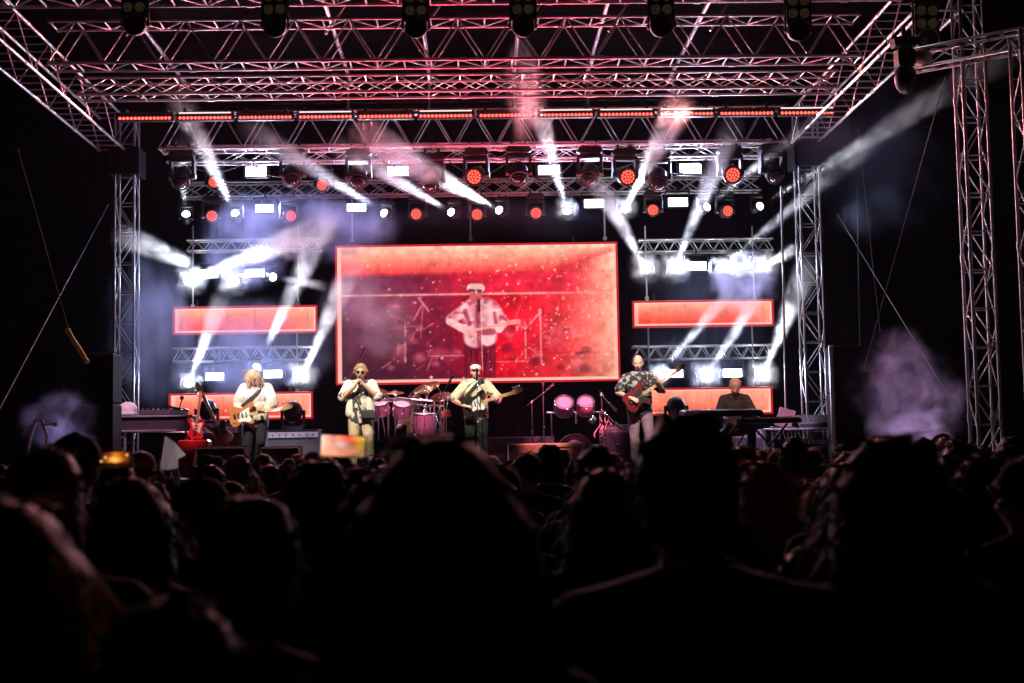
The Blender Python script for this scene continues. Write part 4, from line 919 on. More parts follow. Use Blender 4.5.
# ------------------------------------------------------------------ instruments
def guitar(label, body_m, loc, M, bass=False, cat='guitar', strap=None, name='electric_guitar', guard=True):
    """local: body centre at origin, neck along +x, front facing -y"""
    T = E(name, label, cat, loc); T.rotation_euler = M.to_euler()
    out = [(-.20, .02), (-.205, .09), (-.17, .145), (-.11, .16), (-.05, .135), (.0, .118), (.05, .13), (.11, .165), (.17, .185), (.205, .165), (.195, .125), (.15, .085), (.125, .05), (.12, .0), (.125, -.05), (.14, -.085), (.165, -.12), (.155, -.15), (.11, -.155), (.05, -.125), (0, -.112), (-.05, -.125), (-.10, -.155), (-.16, -.16), (-.20, -.115), (-.212, -.05)]
    m = MB(); m.prism(out, -.022, .022); m.build('body', body_m, T, False)
    if guard:
        m = MB(); m.prism([(-.09, -.11), (.0, -.09), (.1, -.125), (.14, -.10), (.11, -.03), (.11, .05), (.13, .11), (.07, .09), (-.02, .05), (-.06, -.02)], -.029, -.0225); m.build('pickguard', WHITEP if not bass else BLACK, T, False)
    m = MB()
    for x in (-.06, 0, .06): m.box((x, -.034, .0), (.02, .010, .085), None, .003)
    m.build('pickup', BLACK, T, False)
    m = MB(); m.box((-.12, -.028, 0), (.035, .012, .08), None, .003); m.build('bridge', CHROME, T, False)
    m = MB()
    for (x, z) in ((-.11, -.10), (-.07, -.095), (-.15, -.09)): m.tube((x, -.022, z), (x, -.042, z), .010, .009, 10)
    m.build('knob', CHROME, T, False)
    L = .62 if bass else .50
    m = MB(); m.box((.11 + L / 2, -.018, 0), (L, .026, .052), None, .008); m.build('neck', WOOD, T, False)
    m = MB(); m.box((.11 + L / 2, -.034, 0), (L, .006, .046))
    for i in range(14): m.box((.13 + L * (1 - .94 ** (i * 1.35)) * 1.1, -.0375, 0), (.003, .003, .046))
    m.build('fretboard', WOOD, T, False)
    hx = .11 + L; m = MB(); m.prism([(hx, -.026), (hx + .05, -.035), (hx + .16, -.018), (hx + .185, .01), (hx + .15, .045), (hx + .03, .055), (hx, .026)], -.022, -.004); m.build('headstock', WOOD, T, False)
    for i in range(4 if bass else 6): m = MB(); x = hx + .03 + i * (.03 if bass else .022); m.tube((x, -.013, .048), (x, -.013, .074), .004); m.sphere((x, -.013, .080), (.010, .006, .012), 8, 6); m.build('tuning_peg', CHROME, T, False)
    m = MB()
    for i in range(4 if bass else 6): z = (i - (1.5 if bass else 2.5)) * .0075; m.tube((-.12, -.040, z), (hx + .02, -.040, z), .0011, None, 4)
    m.build('strings', CHROME, T, False)
    if strap:
        m = MB(); pts = [V(p) for p in strap]
        Mi = M.inverted(); pts = [Mi @ (p - V(loc)) for p in pts]
        for a, b in zip(pts[:-1], pts[1:]):
            d = (b - a).normalized(); n_ = d.cross(V((0, 1, 0))).normalized() * .028; t_ = n_.cross(d).normalized() * .003
            vs = [a - n_ - t_, a + n_ - t_, a + n_ + t_, a - n_ + t_, b - n_ - t_, b + n_ - t_, b + n_ + t_, b - n_ + t_]
            m.add(vs, [(3, 2, 1, 0), (4, 5, 6, 7), (0, 1, 5, 4), (1, 2, 6, 5), (2, 3, 7, 6), (3, 0, 4, 7)])
        m.build('strap', STRAP, T, False)
    return T
def mic_stand(label, loc, h, boom=None, name='microphone_stand', group='microphone stands', mt=None, round_base=False, mic=True):
    T = E(name, label, 'stand', loc, group); mt = mt or CHROME; m = MB()
    m.tube((0, 0, .1), (0, 0, h * .55), .013); m.tube((0, 0, h * .5), (0, 0, h), .009); m.sphere((0, 0, h * .55), .022, 10, 8); m.build('pole', mt, T, False)
    if round_base:
        m = MB(); m.lathe((0, 0, 0), [(.13, 0), (.13, .012), (.03, .03), (.016, .12)], (0, 0, 1), 20); m.build('base', BLACK, T, False)
    else:
        for i in range(3):
            a = 2 * PI * i / 3 + .5; m = MB(); m.tube((0, 0, .14), (.30 * math.cos(a), .30 * math.sin(a), .015), .010); m.sphere((.30 * math.cos(a), .30 * math.sin(a), .015), .016, 8, 6); m.build('leg', mt, T, False)
    tip = V((0, 0, h))
    if boom is not None:
        b = V(boom); m = MB(); m.tube(tip - b * .35, tip + b, .008); m.sphere(tip, .026, 10, 8); m.build('boom', mt, T, False); tip = tip + b
    if mic:
        d = V((boom if boom is not None else (0, -.3, 1))).normalized(); m = MB(); m.tube(tip, tip + d * .12, .010, .017, 10); m.build('clip', BLACK, T, False)
        R_ = V(loc) + tip; mm = MB(); mm.tube(d * .03, d * .15, .012, .019, 12); mm.sphere(d * .17, .027, 12, 10)
        o = link('microphone', mm.mesh('microphone', STEEL)); o.location = R_ + V((0, 0, .02)); tag(o, 'microphone on the ' + label.replace('chrome ', ''), 'microphone')
    return T
def floor(px, Y):
    """stage floor point under photo column px at depth Y"""
    q = W(px, 465, Y); return V((q.x, Y, ZF + .002))
BK = cloth('black', (.02, .02, .022))
# ---- centre singer
p = floor(477, 22.3); JC = J_(dict(elR=(-.37, -.03, 1.16), wrR=(-.19, -.24, 1.05), hdR=(.9, -.25, -.1), npR=(0, .4, -1), elL=(.37, -.04, 1.15), wrL=(.36, -.24, 1.10), hdL=(-.15, -.6, .55), npL=(-.7, .6, .2), curl=.75, head=(0, -.02, 1.61), toeR=(-.17, -.13, .035), toeL=(.17, -.13, .035)), 1.69)
person('singer in a white flat cap and cream short-sleeved shirt playing guitar at centre stage', p, 0, JC, SKINS[0], None, .0085, pattern('cream_print_shirt', (.60, .54, .40), (.10, .10, .07), 6, .57), 1.10, .85, 0, -.06, .024, cloth('charcoal', (.012, .012, .014)), BK, 'fringe', 'grey', 'flat', cloth('cap_white', (.75, .70, .68)), True, False)
Mg = Matrix.Rotation(math.radians(-16), 3, 'Y') @ Matrix.Rotation(math.radians(4), 3, 'Z')
guitar('dark electric guitar with white pickguard held by the singer in the flat cap', mat('black_lacquer', (.02, .018, .018), .25), p + V((-.02, -.19, 1.04)), Mg, False, strap=[p + V((-.20, -.10, .98)), p + V((-.16, -.125, 1.15)), p + V((.0, -.155, 1.33)), p + V((.10, -.10, 1.43)), p + V((.13, .02, 1.455))])
mic_stand('chrome straight microphone stand in front of the flat-capped singer', p + V((.02, -.42, 0)), 1.38, None, round_base=True)
# ---- guitarist left
p = floor(256, 22.5); JG = J_(dict(neck=(0, -.05, 1.43), head=(-.02, -.15, 1.545), face=(.05, -1, -.75), chest=(0, -.02, 1.27), elR=(-.30, -.02, 1.14), wrR=(-.20, -.22, .98), hdR=(.55, -.3, -.6), npR=(.3, .7, -.4), elL=(.29, -.04, 1.13), wrL=(.17, -.27, 1.01), hdL=(-.6, -.3, .35), npL=(-.3, .8, .2), curl=.7,
    hipR=(-.09, .01, .92), knR=(-.12, -.06, .50), anR=(-.15, -.03, .085), toeR=(-.17, -.20, .035), knL=(.10, -.16, .52), anL=(.0, .14, .12), toeL=(-.05, .0, .045)), 1.72)
person('guitarist with long blond hair bowed over his guitar, in a loose white shirt', p, 0, JG, SKINS[0], None, .0085, pattern('white_linen', (.66, .60, .52), (.46, .40, .36), 5, .55), 1.10, .9, .8, -.14, .030, cloth('black_jeans', (.010, .010, .014)), BK, 'long', 'blond', eyes=True)
Mg = Matrix.Rotation(math.radians(-9), 3, 'Y')
guitar('amber and cream electric guitar slung low on the long-haired guitarist', SUNB, p + V((-.17, -.23, .93)), Mg, False, strap=[p + V((-.36, -.14, .95)), p + V((-.13, -.17, 1.12)), p + V((.05, -.18, 1.28)), p + V((.12, -.08, 1.42))])
# ---- harmonica singer
p = floor(361, 22.2); JH = J_(dict(head=(.01, -.03, 1.615), face=(.0, -1, -.12), elR=(-.28, -.10, 1.20), wrR=(-.065, -.24, 1.38), hdR=(.45, -.2, .75), npR=(.85, .2, -.2), elL=(.29, -.10, 1.20), wrL=(.07, -.24, 1.40), hdL=(-.45, -.2, .75), npL=(-.85, .2, -.2), curl=.8, knR=(-.11, -.03, .5), anR=(-.13, .03, .085), knL=(.13, -.05, .5), anL=(.15, .0, .085), toeL=(.2, -.16, .035)), 1.70)
o = person('singer with curly pale hair and sunglasses cupping a microphone, in beige trousers', p, 0, JH, SKINS[0], None, .0085, pattern('print_tee', (.62, .58, .55), (.05, .05, .06), 6, .52), 1.04, .9, 0, -.10, .024, cloth('beige', (.50, .42, .30)), BK, 'curly', 'blond', glasses=True)
# open white overshirt: two front panels and sleeves
mb = MB()
for s_ in (-1, 1): mb.caps(V((s_ * .135, -.03, 1.38)), V((s_ * .155, -.03, .96)), .075, .085, 10); mb.caps(V((s_ * .185, .01, 1.42)), V((s_ * .275, -.08, 1.23)), .084, .080, 10); mb.caps(V((s_ * .09, .05, 1.40)), V((s_ * .10, .05, .95)), .10, .105, 10)
link('overshirt', remesh(mb, .011, 'overshirt', cloth('white_cotton', (.72, .68, .62))), o)
m = MB(); m.box((.13, -.155, .93), (.22, .09, .16), None, .03); m.tube((.02, -.15, 1.0), (-.15, -.10, 1.36), .012); link('belt_bag', m.mesh('belt_bag', mat('black_nylon', (.03, .03, .035), .7)), o)
mm = MB(); mm.tube((0, 0, -.13), (0, 0, 0), .014, .020, 12); mm.sphere((0, 0, .02), .028, 12, 10); mo = link('microphone', mm.mesh('microphone', STEEL)); mo.location = p + V((0, -.235, 1.455)); tag(mo, 'dark handheld microphone at the mouth of the singer in sunglasses', 'microphone')
# ---- bassist
p = floor(641, 21.8); JB = J_(dict(head=(-.01, -.04, 1.61), face=(-.15, -1, -.2), neck=(0, 0, 1.455), elR=(-.33, -.02, 1.16), wrR=(-.16, -.23, 1.07), hdR=(.75, -.25, -.35), npR=(.2, .6, -.6), elL=(.36, -.08, 1.17), wrL=(.26, -.27, 1.30), hdL=(-.2, -.25, .75), npL=(-.8, .5, .2), curl=.75,
    hipL=(.09, .01, .92), knL=(.13, -.06, .5), anL=(.15, .02, .085), knR=(-.09, .0, .5), anR=(-.07, .05, .085), toeR=(-.09, -.12, .035)), 1.76)
person('bald bass player in a dark patterned shirt and pale pinkish trousers', p, 0, JB, SKINS[0], None, .0085, pattern('dark_print_shirt', (.02, .02, .025), (.32, .31, .28), 11, .56), 1.10, .75, 0, -.08, .024, cloth('dusty_pink', (.24, .15, .18)), BK, None, eyes=True)
Mg = Matrix.Rotation(math.radians(-33), 3, 'Y') @ Matrix.Rotation(math.radians(3), 3, 'Z')
guitar('long-necked dark red bass guitar held by the bald player', mat('bass_red', (.16, .015, .018), .3), p + V((-.06, -.20, 1.07)), Mg, True, 'bass guitar', [p + V((-.24, -.12, .98)), p + V((-.08, -.17, 1.22)), p + V((.08, -.13, 1.40)), p + V((.14, .0, 1.47))], 'bass_guitar')
# ---- keyboard player
p = floor(736, 22.7) + V((0, 0, -.24)); JK = J_(dict(knR=(-.2, -.40, .82), anR=(-.2, -.34, .34), toeR=(-.22, -.50, .29), knL=(.2, -.40, .82), anL=(.2, -.34, .34), toeL=(.22, -.50, .29), chest=(0, -.04, 1.26), neck=(0, -.10, 1.43), head=(-.01, -.185, 1.56), face=(-.25, -1, -.5), shR=(-.185, -.05, 1.37), shL=(.185, -.05, 1.37), elR=(-.27, -.06, 1.13), wrR=(-.22, -.34, 1.05), hdR=(.1, -1, -.15), npR=(0, .1, -1), elL=(.30, -.10, 1.12), wrL=(.33, -.36, 1.04), hdL=(.1, -1, -.15), npL=(0, .1, -1), curl=.35), 1.68)
person('keyboard player with short grey hair in a dark shirt looking down at his keys', p, 0, JK, SKINS[0], None, .0085, cloth('dark_navy', (.025, .03, .05)), 1.04, .9, .7, -.08, .022, cloth('charcoal', (.012, .012, .014)), BK, 'short', 'grey', eyes=True)
T = E('keyboard_stool', 'black padded stool under the keyboard player', 'stool', floor(736, 22.7)); m = MB(); m.box((0, 0, .565), (.42, .32, .07), None, .02); m.build('seat', BLACK, T, False)
for s_ in (-1, 1): m = MB(); m.tube((s_ * .16, 0, .53), (-s_ * .16, .02 * s_, .03), .014); m.tube((-s_ * .16, -.17, .018), (-s_ * .16, .17, .018), .014); m.build('leg', STEEL, T, False)
def keyboard(label, c, rz, L, tilt, legs, mt=BLACK):
    T = E('keyboard', label, 'keyboard', c, None, (0, 0, rz)); Rx = Matrix.Rotation(tilt, 3, 'X')
    m = MB(); m.box((0, 0, 0), (L, .30, .08), Rx, .015); m.box((0, .1, .035), (L - .06, .10, .03), Rx, .006); m.build('case', mt, T, False)
    m = MB(); n_ = 36
    for i in range(n_): x = -L / 2 + .06 + (L - .12) * (i + .5) / n_; m.box(Rx @ V((x, .075, .046)), ((L - .12) / n_ - .003, .13, .014), Rx, .002)
    m.build('white_keys', WHITEP, T, False); m = MB()
    for i in range(n_):
        if i % 7 in (0, 1, 3, 4, 5): x = -L / 2 + .06 + (L - .12) * (i + 1) / n_; m.box(Rx @ V((x, .05, .058)), ((L - .12) / n_ * .55, .085, .016), Rx, .002)
    m.build('black_keys', BLACK, T, False); m = MB()
    for i in range(10): m.tube(Rx @ V((-L / 2 + .1 + i * (L - .2) / 9, -.10, .035)), Rx @ V((-L / 2 + .1 + i * (L - .2) / 9, -.10, .055)), .010, None, 8)
    m.build('knob', CHROME, T, False)
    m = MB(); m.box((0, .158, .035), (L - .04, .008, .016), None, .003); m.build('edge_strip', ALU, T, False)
    for s in (-1, 1):
        if legs <= 0: break
        m = MB(); m.tube((s * L * .28, .05, -.05), (-s * L * .28, .05, -legs + .01), .018); m.tube((s * L * .28, -.18, -legs + .01), (s * L * .28, .22, -legs + .01), .018); m.build('stand', BLACKM, T, False)
    return T
c = W(722, 413, 21.9); zz = c.z - ZF; keyboard('long dark stage keyboard with pale top edge in front of the keyboard player', (c.x, 21.95, c.z), PI + .12, 1.25, -.12, zz)
c = W(762, 421, 22.3); keyboard('second keyboard, lower and right, under the laptop', (c.x + .1, 22.25, c.z), PI - .2, 1.0, 0, c.z - ZF)
# laptop on right rack
c = W(783, 431, 23.4)
T = E('gear_table', 'black gear table with cable-hung edge at the right of the keyboards', 'table', (c.x + .30, 23.4, ZF)); zt = W(783, 428, 23.4).z - ZF
m = MB(); m.box((0, 0, zt - .02), (1.15, .5, .035), None, .008); m.build('top', BLACKM, T, False); m = MB(); m.box((0, -.256, zt - .02), (1.15, .012, .03), None, .004); m.build('edge', ALU, T, False)
for sx_ in (-1, 1):
    for sy_ in (-1, 1): m = MB(); m.tube((sx_ * .52, sy_ * .2, 0), (sx_ * .52, sy_ * .2, zt - .04), .022); m.build('leg', STEEL, T, False)
m = MB()
for i in range(9): x = -.5 + i * .125; m.path([(x, -.25, zt), (x + .03, -.28, zt - .12), (x + .08, -.27, zt - .2 - .1 * (i % 3)), (x + .1, -.25, zt - .05)], .009, 6)
m.build('cable', RUBBER, T, False)
T = E('laptop', 'open laptop with a pink-lit lid on the gear table', 'laptop', (c.x - .02, 23.38, ZF + zt))
m = MB(); m.box((0, 0, .012), (.36, .25, .02), None, .005); m.build('base', STEEL, T, False); m = MB(); Rl = Matrix.Rotation(math.radians(14), 3, 'X') @ Matrix.Rotation(math.radians(16), 3, 'Y'); m.box(V((.03, -.14, .16)), (.27, .012, .31), Rl, .005); m.build('lid', mat('laptop_lid', (.55, .25, .30), .35, .5), T, False)  # pink light on the lid is put into its base colour
T = E('mixer', 'black mixing desk with angled panel on the right of the gear table', 'mixer', (c.x + .52, 23.4, ZF + zt))
m = MB(); Rm = Matrix.Rotation(.35, 3, 'X'); m.box((0, 0, .10), (.55, .40, .10), Rm, .02); m.build('case', CASE, T, False); m = MB()
for i in range(10):
    for k_ in range(4): m.tube(Rm @ V((-.23 + i * .051, -.15 + k_ * .09, .05)) + V((0, 0, .10)), Rm @ V((-.23 + i * .051, -.15 + k_ * .09, .075)) + V((0, 0, .10)), .011, None, 8)
m.build('knob', CHROME, T, False)
# racks / amps helper
def amp(label, c, d, name='amplifier', mt=None, cat='amplifier', grille=True, group=None, rz=0):
    T = E(name, label, cat, c, group, (0, 0, rz)); x, y, z = d
    m = MB(); m.box((0, 0, z / 2), (x, y, z), None, .015); m.build('cabinet', mt or CASE, T, False)
    if grille:
        m = MB(); m.box((0, -y / 2 - .004, z * .42), (x * .88, .012, z * .70), None, .004); m.build('grille', mat('grille_cloth', (.025, .022, .03), .8, 0, .3, 60, .4, 200), T, False)
        m = MB(); m.box((0, -y / 2 - .004, z * .88), (x * .88, .012, z * .13), None, .004)
        m.build('control_panel', mat('brushed_panel', (.5, .48, .5), .35, .8), T, False)
        m = MB()
        for i in range(7): m.tube((x * (-.36 + .12 * i), -y / 2 - .008, z * .88), (x * (-.36 + .12 * i), -y / 2 - .032, z * .88), .014, None, 8)
        m.build('knob', BLACK, T, False)
    m = MB()
    for s in (-1, 1): m.box((s * (x / 2 - .03), -y / 2 + .03, z / 2), (.066, .066, z + .006), None, .01)
    m.build('corner', STEEL, T, False)
    return T
def drum(T, name, c, r, d, axis, shell, head, parent=None, lugs=8, hoop=CHROME):
    ax = V(axis).normalized(); c = V(c); q = ax.to_track_quat('Z', 'Y')
    m = MB(); m.lathe(c - ax * d / 2, [(r * .99, .004), (r, .01), (r, d - .01), (r * .99, d - .004)], ax, 28); s_ = m.build(name, shell, T, False)
    m = MB()
    for k_ in (0, d): m.lathe(c - ax * d / 2 + ax * (k_ - (.012 if k_ else .006)), [(r * 1.00, 0), (r * 1.045, .002), (r * 1.045, .018), (r * 1.00, .02), (r * 1.00, 0)], ax, 28, True, False)
    for i in range(lugs):
        a = 2 * PI * i / lugs; o_ = q @ V((r * 1.04 * math.cos(a), r * 1.04 * math.sin(a), 0)); m.tube(c + o_ - ax * d * .48, c + o_ + ax * d * .48, .006)
        m.sphere(c + o_ * .99, .016, 8, 6)
    m.build('hoop', hoop, s_, False)
    for s in (-1, 1): m = MB(); m.lathe(c + ax * s * (d / 2 - .004), [(r * .985, 0), (r * .5, .006 * s + .001), (.001, .008 * s + .001)] if s > 0 else [(.001, -.008), (r * .5, -.006), (r * .985, 0)], ax, 28); m.build('skin', head, s_, False)
    return s_
def cymbal(T, c, r, tilt, h0, label=None):
    n_ = V(tilt).normalized(); c = V(c); m = MB(); m.lathe(c, [(.018, .022), (.05, .018), (.07, .006), (r * .6, -.004), (r, -.018), (r * .985, -.021), (r * .6, -.008), (.06, .001), (.014, .014)], n_, 32); cy = m.build('cymbal', BRASS, T, False)
    m = MB(); m.tube((c.x, c.y, h0), c + V((0, 0, .05)), .012); m.tube((c.x, c.y, h0 + .3), (c.x, c.y, h0 + .7), .017)
    for i in range(3): a = 2 * PI * i / 3; m.tube((c.x, c.y, .25), (c.x + .24 * math.cos(a), c.y + .24 * math.sin(a), .012), .010)
    m.build('stand', CHROME, T, False); return cy
# drum kit 1 (left of centre) on a low riser
DY = 24.7; q0 = floor(405, DY); T = E('drum_kit', 'pink drum kit with many cymbals behind the singer in sunglasses', 'drum kit', q0)
def D(px, py, Y=DY): v = W(px, py, Y); return V((v.x, v.y, v.z)) - q0
c = D(392, 431, 24.3); drum(T, 'bass_drum', (c.x, c.y, .30), .29, .42, (0, -1, 0), PINKD, mat('black_drum_head', (.012, .012, .014), .4), lugs=10, hoop=BLACK)
m = MB(); m.lathe((c.x + .13, c.y - .222, .24), [(.055, 0), (.05, .006), (.001, .007)], (0, -1, 0), 18); m.build('port_ring', mat('pale_disc', (.6, .55, .56), .5), T, False)
for (px, py, r, ax) in ((381, 408, .145, (-.1, -.55, 1)), (402, 409, .155, (.1, -.55, 1))): drum(T, 'tom', D(px, py, 24.35), r, .22, ax, PINKD, DRUMH)
drum(T, 'floor_tom', (D(425, 424, 24.4)), .19, .36, (0, -.12, 1), PINKD, DRUMH); drum(T, 'snare', D(367, 417, 24.6), .17, .13, (0, -.2, 1), CHROME, DRUMH)
for i in range(3): a = 2 * PI * i / 3; f = D(425, 424, 24.4); m = MB(); m.tube((f.x + .19 * math.cos(a), f.y + .19 * math.sin(a), f.z - .1), (f.x + .21 * math.cos(a), f.y + .21 * math.sin(a), .01), .009); m.build('leg', CHROME, T, False)
for (px, py, r, tl) in ((378, 390.5, .22, (.25, -.35, 1)), (395, 392, .16, (0, -.25, 1)), (426, 387, .25, (-.35, -.45, 1)), (434, 405, .19, (0, -.1, 1)), (366, 400, .17, (.1, -.1, 1)), (441, 396, .20, (-.2, -.5, 1)), (388, 399, .13, (0, -.4, 1))): cymbal(T, D(px, py, 24.8), r, tl, .25)
m = MB(); m.path([D(372, 401, 24.3), D(400, 398, 24.3), D(432, 401, 24.3)], .018, 8); m.tube(D(372, 401, 24.3), D(371, 440, 24.3), .018); m.tube(D(434, 401, 24.3), D(435, 440, 24.3), .018); m.tube(D(444, 392, 24.3), D(444, 438, 24.3), .014); m.tube(D(436, 386, 24.3), D(447, 399, 24.3), .009); m.tube(D(378, 391, 24.3), D(386, 440, 24.3), .012); m.tube(D(412, 392, 24.4), D(402, 406, 24.4), .01)
for (a_, b_) in (((370, 396), (376, 409)), ((386, 395), (383, 410)), ((397, 397), (392, 411)), ((409, 399), (414, 414)), ((420, 398), (430, 421)), ((429, 392), (424, 412)), ((440, 408), (432, 424)), ((436, 418), (444, 432)), ((361, 404), (368, 424)), ((366, 402), (360, 436)), ((390, 400), (408, 402)), ((414, 404), (440, 407)), ((448, 400), (441, 436)), ((430, 408), (430, 438)), ((376, 420), (362, 438)), ((378, 404), (390, 398)), ((410, 396), (420, 389))):
    m.tube(D(a_[0], a_[1], 24.2 + rnd.random() * .5), D(b_[0], b_[1], 24.2 + rnd.random() * .5), .009, None, 6); m.sphere(D(a_[0], a_[1], 24.3), .022, 8, 6)
m.build('rack', CHROME, T, False)
m = MB(); cc = D(446, 414, 24.2); m.box(cc, (.16, .03, .13), Matrix.Rotation(-.25, 3, 'Y') @ Matrix.Rotation(-.4, 3, 'X'), .008); m.tube(cc, (cc.x, cc.y, .02), .012); m.build('sample_pad', mat('red_pad', (.4, .06, .05), .5), T, False)
p = floor(417, 25.3) + V((0, 0, -.20)); JD = J_(dict(elR=(-.33, -.10, 1.16), wrR=(-.22, -.36, 1.20), hdR=(.1, -.9, .25), npR=(0, 0, -1), elL=(.33, -.1, 1.18), wrL=(.18, -.35, 1.25), hdL=(-.1, -.9, .25), npL=(0, 0, -1), curl=.9, knR=(-.2, -.40, .86), anR=(-.2, -.36, .44), toeR=(-.22, -.52, .39), knL=(.2, -.40, .86), anL=(.2, -.36, .44), toeL=(.22, -.52, .39), face=(-.2, -1, -.2)), 1.68)
p.z = ZF + .002 - .34; o = person('drummer in an olive shirt half hidden behind the pink drum kit', p, 0, JD, SKINS[0], None, .010, cloth('olive', (.12, .10, .05)), 1., .6, 0, -.08, .02, BK, BK, 'short', 'ginger', eyes=True)
T = E('drum_throne', 'round black stool under the drummer', 'stool', floor(417, 25.3)); m = MB(); m.lathe((0, 0, .42), [(.16, 0), (.175, .03), (.16, .07), (.001, .08)], (0, 0, 1), 20); m.build('seat', BLACK, T, False)
for i in range(3): a = 2 * PI * i / 3; m = MB(); m.tube((0, 0, .42), (.25 * math.cos(a), .25 * math.sin(a), .012), .014); m.build('leg', CHROME, T, False)
# percussion set right of centre
DY = 24.4; q0 = floor(575, DY); T = E('percussion_set', 'two pale toms over a black bass drum between two microphone stands', 'drum kit', q0)
c = D(574, 431, 24.2); drum(T, 'bass_drum', (c.x, c.y, .29), .285, .38, (0, -1, 0), BLACK, mat('black_drum_head', (.012, .012, .014), .4), lugs=10, hoop=BLACK)
for (px, py, r, ax) in ((564, 406.5, .165, (0, -1.2, 1)), (585.5, 406, .15, (0, -1.2, 1))): drum(T, 'tom', D(px, py, 24.1), r, .22, ax, PINKD, DRUMH)
m = MB(); m.tube(D(546, 413, 24.3), D(606, 412, 24.3), .016); m.tube(D(551, 412, 24.3), D(552, 440, 24.3), .014); m.tube(D(600, 412, 24.3), D(600, 440, 24.3), .014); m.tube(D(576, 413, 24.2), D(576, 424, 24.2), .018); m.tube(D(556, 411, 24.2), D(562, 416, 24.2), .012); m.build('rack', CHROME, T, False)
m = MB(); m.lathe(D(592, 420, 24.1), [(.07, 0), (.075, .01), (.001, .02)], (.2, -1, .2), 16); m.build('cowbell', CHROME, T, False)
mic_stand('chrome boom stand left of the black percussion drum', floor(533, 24.0), W(533, 402, 24).z - ZF, tuple(W(546, 392, 24) - W(533, 402, 24)))
mic_stand('chrome upright stand beside the left pale tom', floor(544.5, 24.1), W(544, 393, 24.1).z - ZF, None)
mic_stand('chrome boom stand right of the pale toms, its boom slanting down', floor(603, 24.0), W(603, 394, 24).z - ZF, tuple(W(610, 402, 23.9) - W(602, 392, 24)))
mic_stand('chrome short stand in the tangle of cables right of the percussion', floor(606, 23.8), W(606, 413, 23.8).z - ZF, tuple(W(613, 420, 23.7) - W(604, 411, 23.8)))
m = MB(); 
for i in range(15):
    a = W(rnd.uniform(600, 613), rnd.uniform(418, 446), 23.7); b = a + V((rnd.uniform(-.16, .16), rnd.uniform(-.05, .05), rnd.uniform(-.25, .12))); b.z = max(b.z, ZF + .02); m.path([a, (a + b) / 2 + V((rnd.uniform(-.06, .06), 0, -.04)), b], .006, 6)
tag(m.build('cable_tangle', mat('pink_cable', (.30, .2, .23), .5)), 'tangle of pale cables hanging on the stand right of the percussion', 'cables')
mic_stand('chrome boom stand behind the flat-capped singer, left of him', floor(440, 24.6), W(441, 398, 24.6).z - ZF, tuple(W(449, 386, 24.6) - W(441, 398, 24.6)), mt=STEEL)
mic_stand('dark boom stand reaching over the shoulder of the singer in sunglasses', floor(349, 23.2), W(349, 378, 23.2).z - ZF, tuple(W(360, 359, 23.2) - W(349, 378, 23.2)), mt=STEEL)
mic_stand('chrome stand beside the snare drum', floor(374, 24.0), W(374, 400, 24).z - ZF, tuple(W(368, 394, 24) - W(374, 400, 24)))
# amps, monitors and cases
amp('purple-lit guitar amplifier behind the long-haired guitarist, on the left', floor(218, 24.4), (.85, .4, W(218, 424, 24.4).z - ZF))
amp('wide amplifier rack right of the long-haired guitarist', floor(295, 24.4), (.95, .5, W(295, 430, 24.4).z - ZF), mt=STACK)
amp('pinkish amplifier cabinet beneath the keyboards', floor(738, 24.9), (.9, .45, W(738, 430, 24.9).z - ZF), mt=mat('maroon_vinyl', (.28, .14, .18), .6))
amp('black bass amplifier behind the bald player', floor(617, 25.0), (.55, .45, W(617, 425, 25).z - ZF))
amp('low black equipment case behind the percussion stands', floor(520, 25.4), (1.2, .5, W(520, 437, 25.4).z - ZF), 'equipment_case', CASE, 'case', False)
amp('black equipment rack under the gear table at right', floor(808, 23.9), (.6, .5, W(808, 436, 23.9).z - ZF - .05), 'equipment_rack', CASE, 'case', True)
mh = lambda px, py, Y: W(px, py, Y)
for (px, py, lab) in ((207, 410, 'dark moving lamp standing before the lower left strip screen'), (293, 412, 'dark round moving lamp standing right of the long-haired guitarist'), (676, 407, 'dark moving lamp standing before the lower right strip screen')):
    T = E('standing_lamp', lab, 'stage lamp', W(px, py, 24.9), 'standing lamps'); zf = ZF - T.location.z
    m = MB(); m.sphere((0, 0, 0), (.17, .15, .19), 16, 12); m.build('head', BLACKM, T, False); m = MB(); m.box((0, 0, -.30), (.36, .28, .14), None, .03); m.box((-.19, 0, -.12), (.04, .12, .30), None, .01); m.box((.19, 0, -.12), (.04, .12, .30), None, .01); m.build('base', BLACKM, T, False)
    m = MB(); m.box((0, 0, (zf - .37) / 2), (.34, .30, -zf - .37), None, .01); m.build('pedestal', CASE, T, False)
# monitor wedges and cases along the stage front
def wedge(label, px, Y, w_, h, mt=None):
    c = floor(px, Y); T = E('stage_monitor', label, 'loudspeaker', c, 'stage monitors'); m = MB()
    pr = [(-.2, 0), (.2, 0), (.2, h * .45), (-.05, h), (-.2, h)]; vs = []
    for x in (-w_ / 2, w_ / 2): vs += [(x, -y, z) for y, z in pr]
    n_ = len(pr); m.add(vs, [tuple(range(n_)), tuple(range(2 * n_ - 1, n_ - 1, -1))] + [(i, n_ + i, n_ + (i + 1) % n_, (i + 1) % n_) for i in range(n_)]); m.build('cabinet', mt or CASE, T, False)
    m = MB(); m.box((0, .08 - .155, h * .725 + .01), (w_ * .9, .24, .012), Matrix.Rotation(math.atan2(h * .55, -.25) + PI, 3, 'X'), .003); m.build('grille', STEEL, T, False)
    m = MB(); m.box((0, .2, h + .006), (w_ * .96, .02, .012)); m.build('edge', mat('pale_edge', (.5, .48, .47), .5), T, False)  # pale strip along the top edge of the monitor
    return T
wedge('black stage monitor with a pale top edge in front of the long-haired guitarist', 222, 20.6, .75, W(222, 447, 20.6).z - ZF)
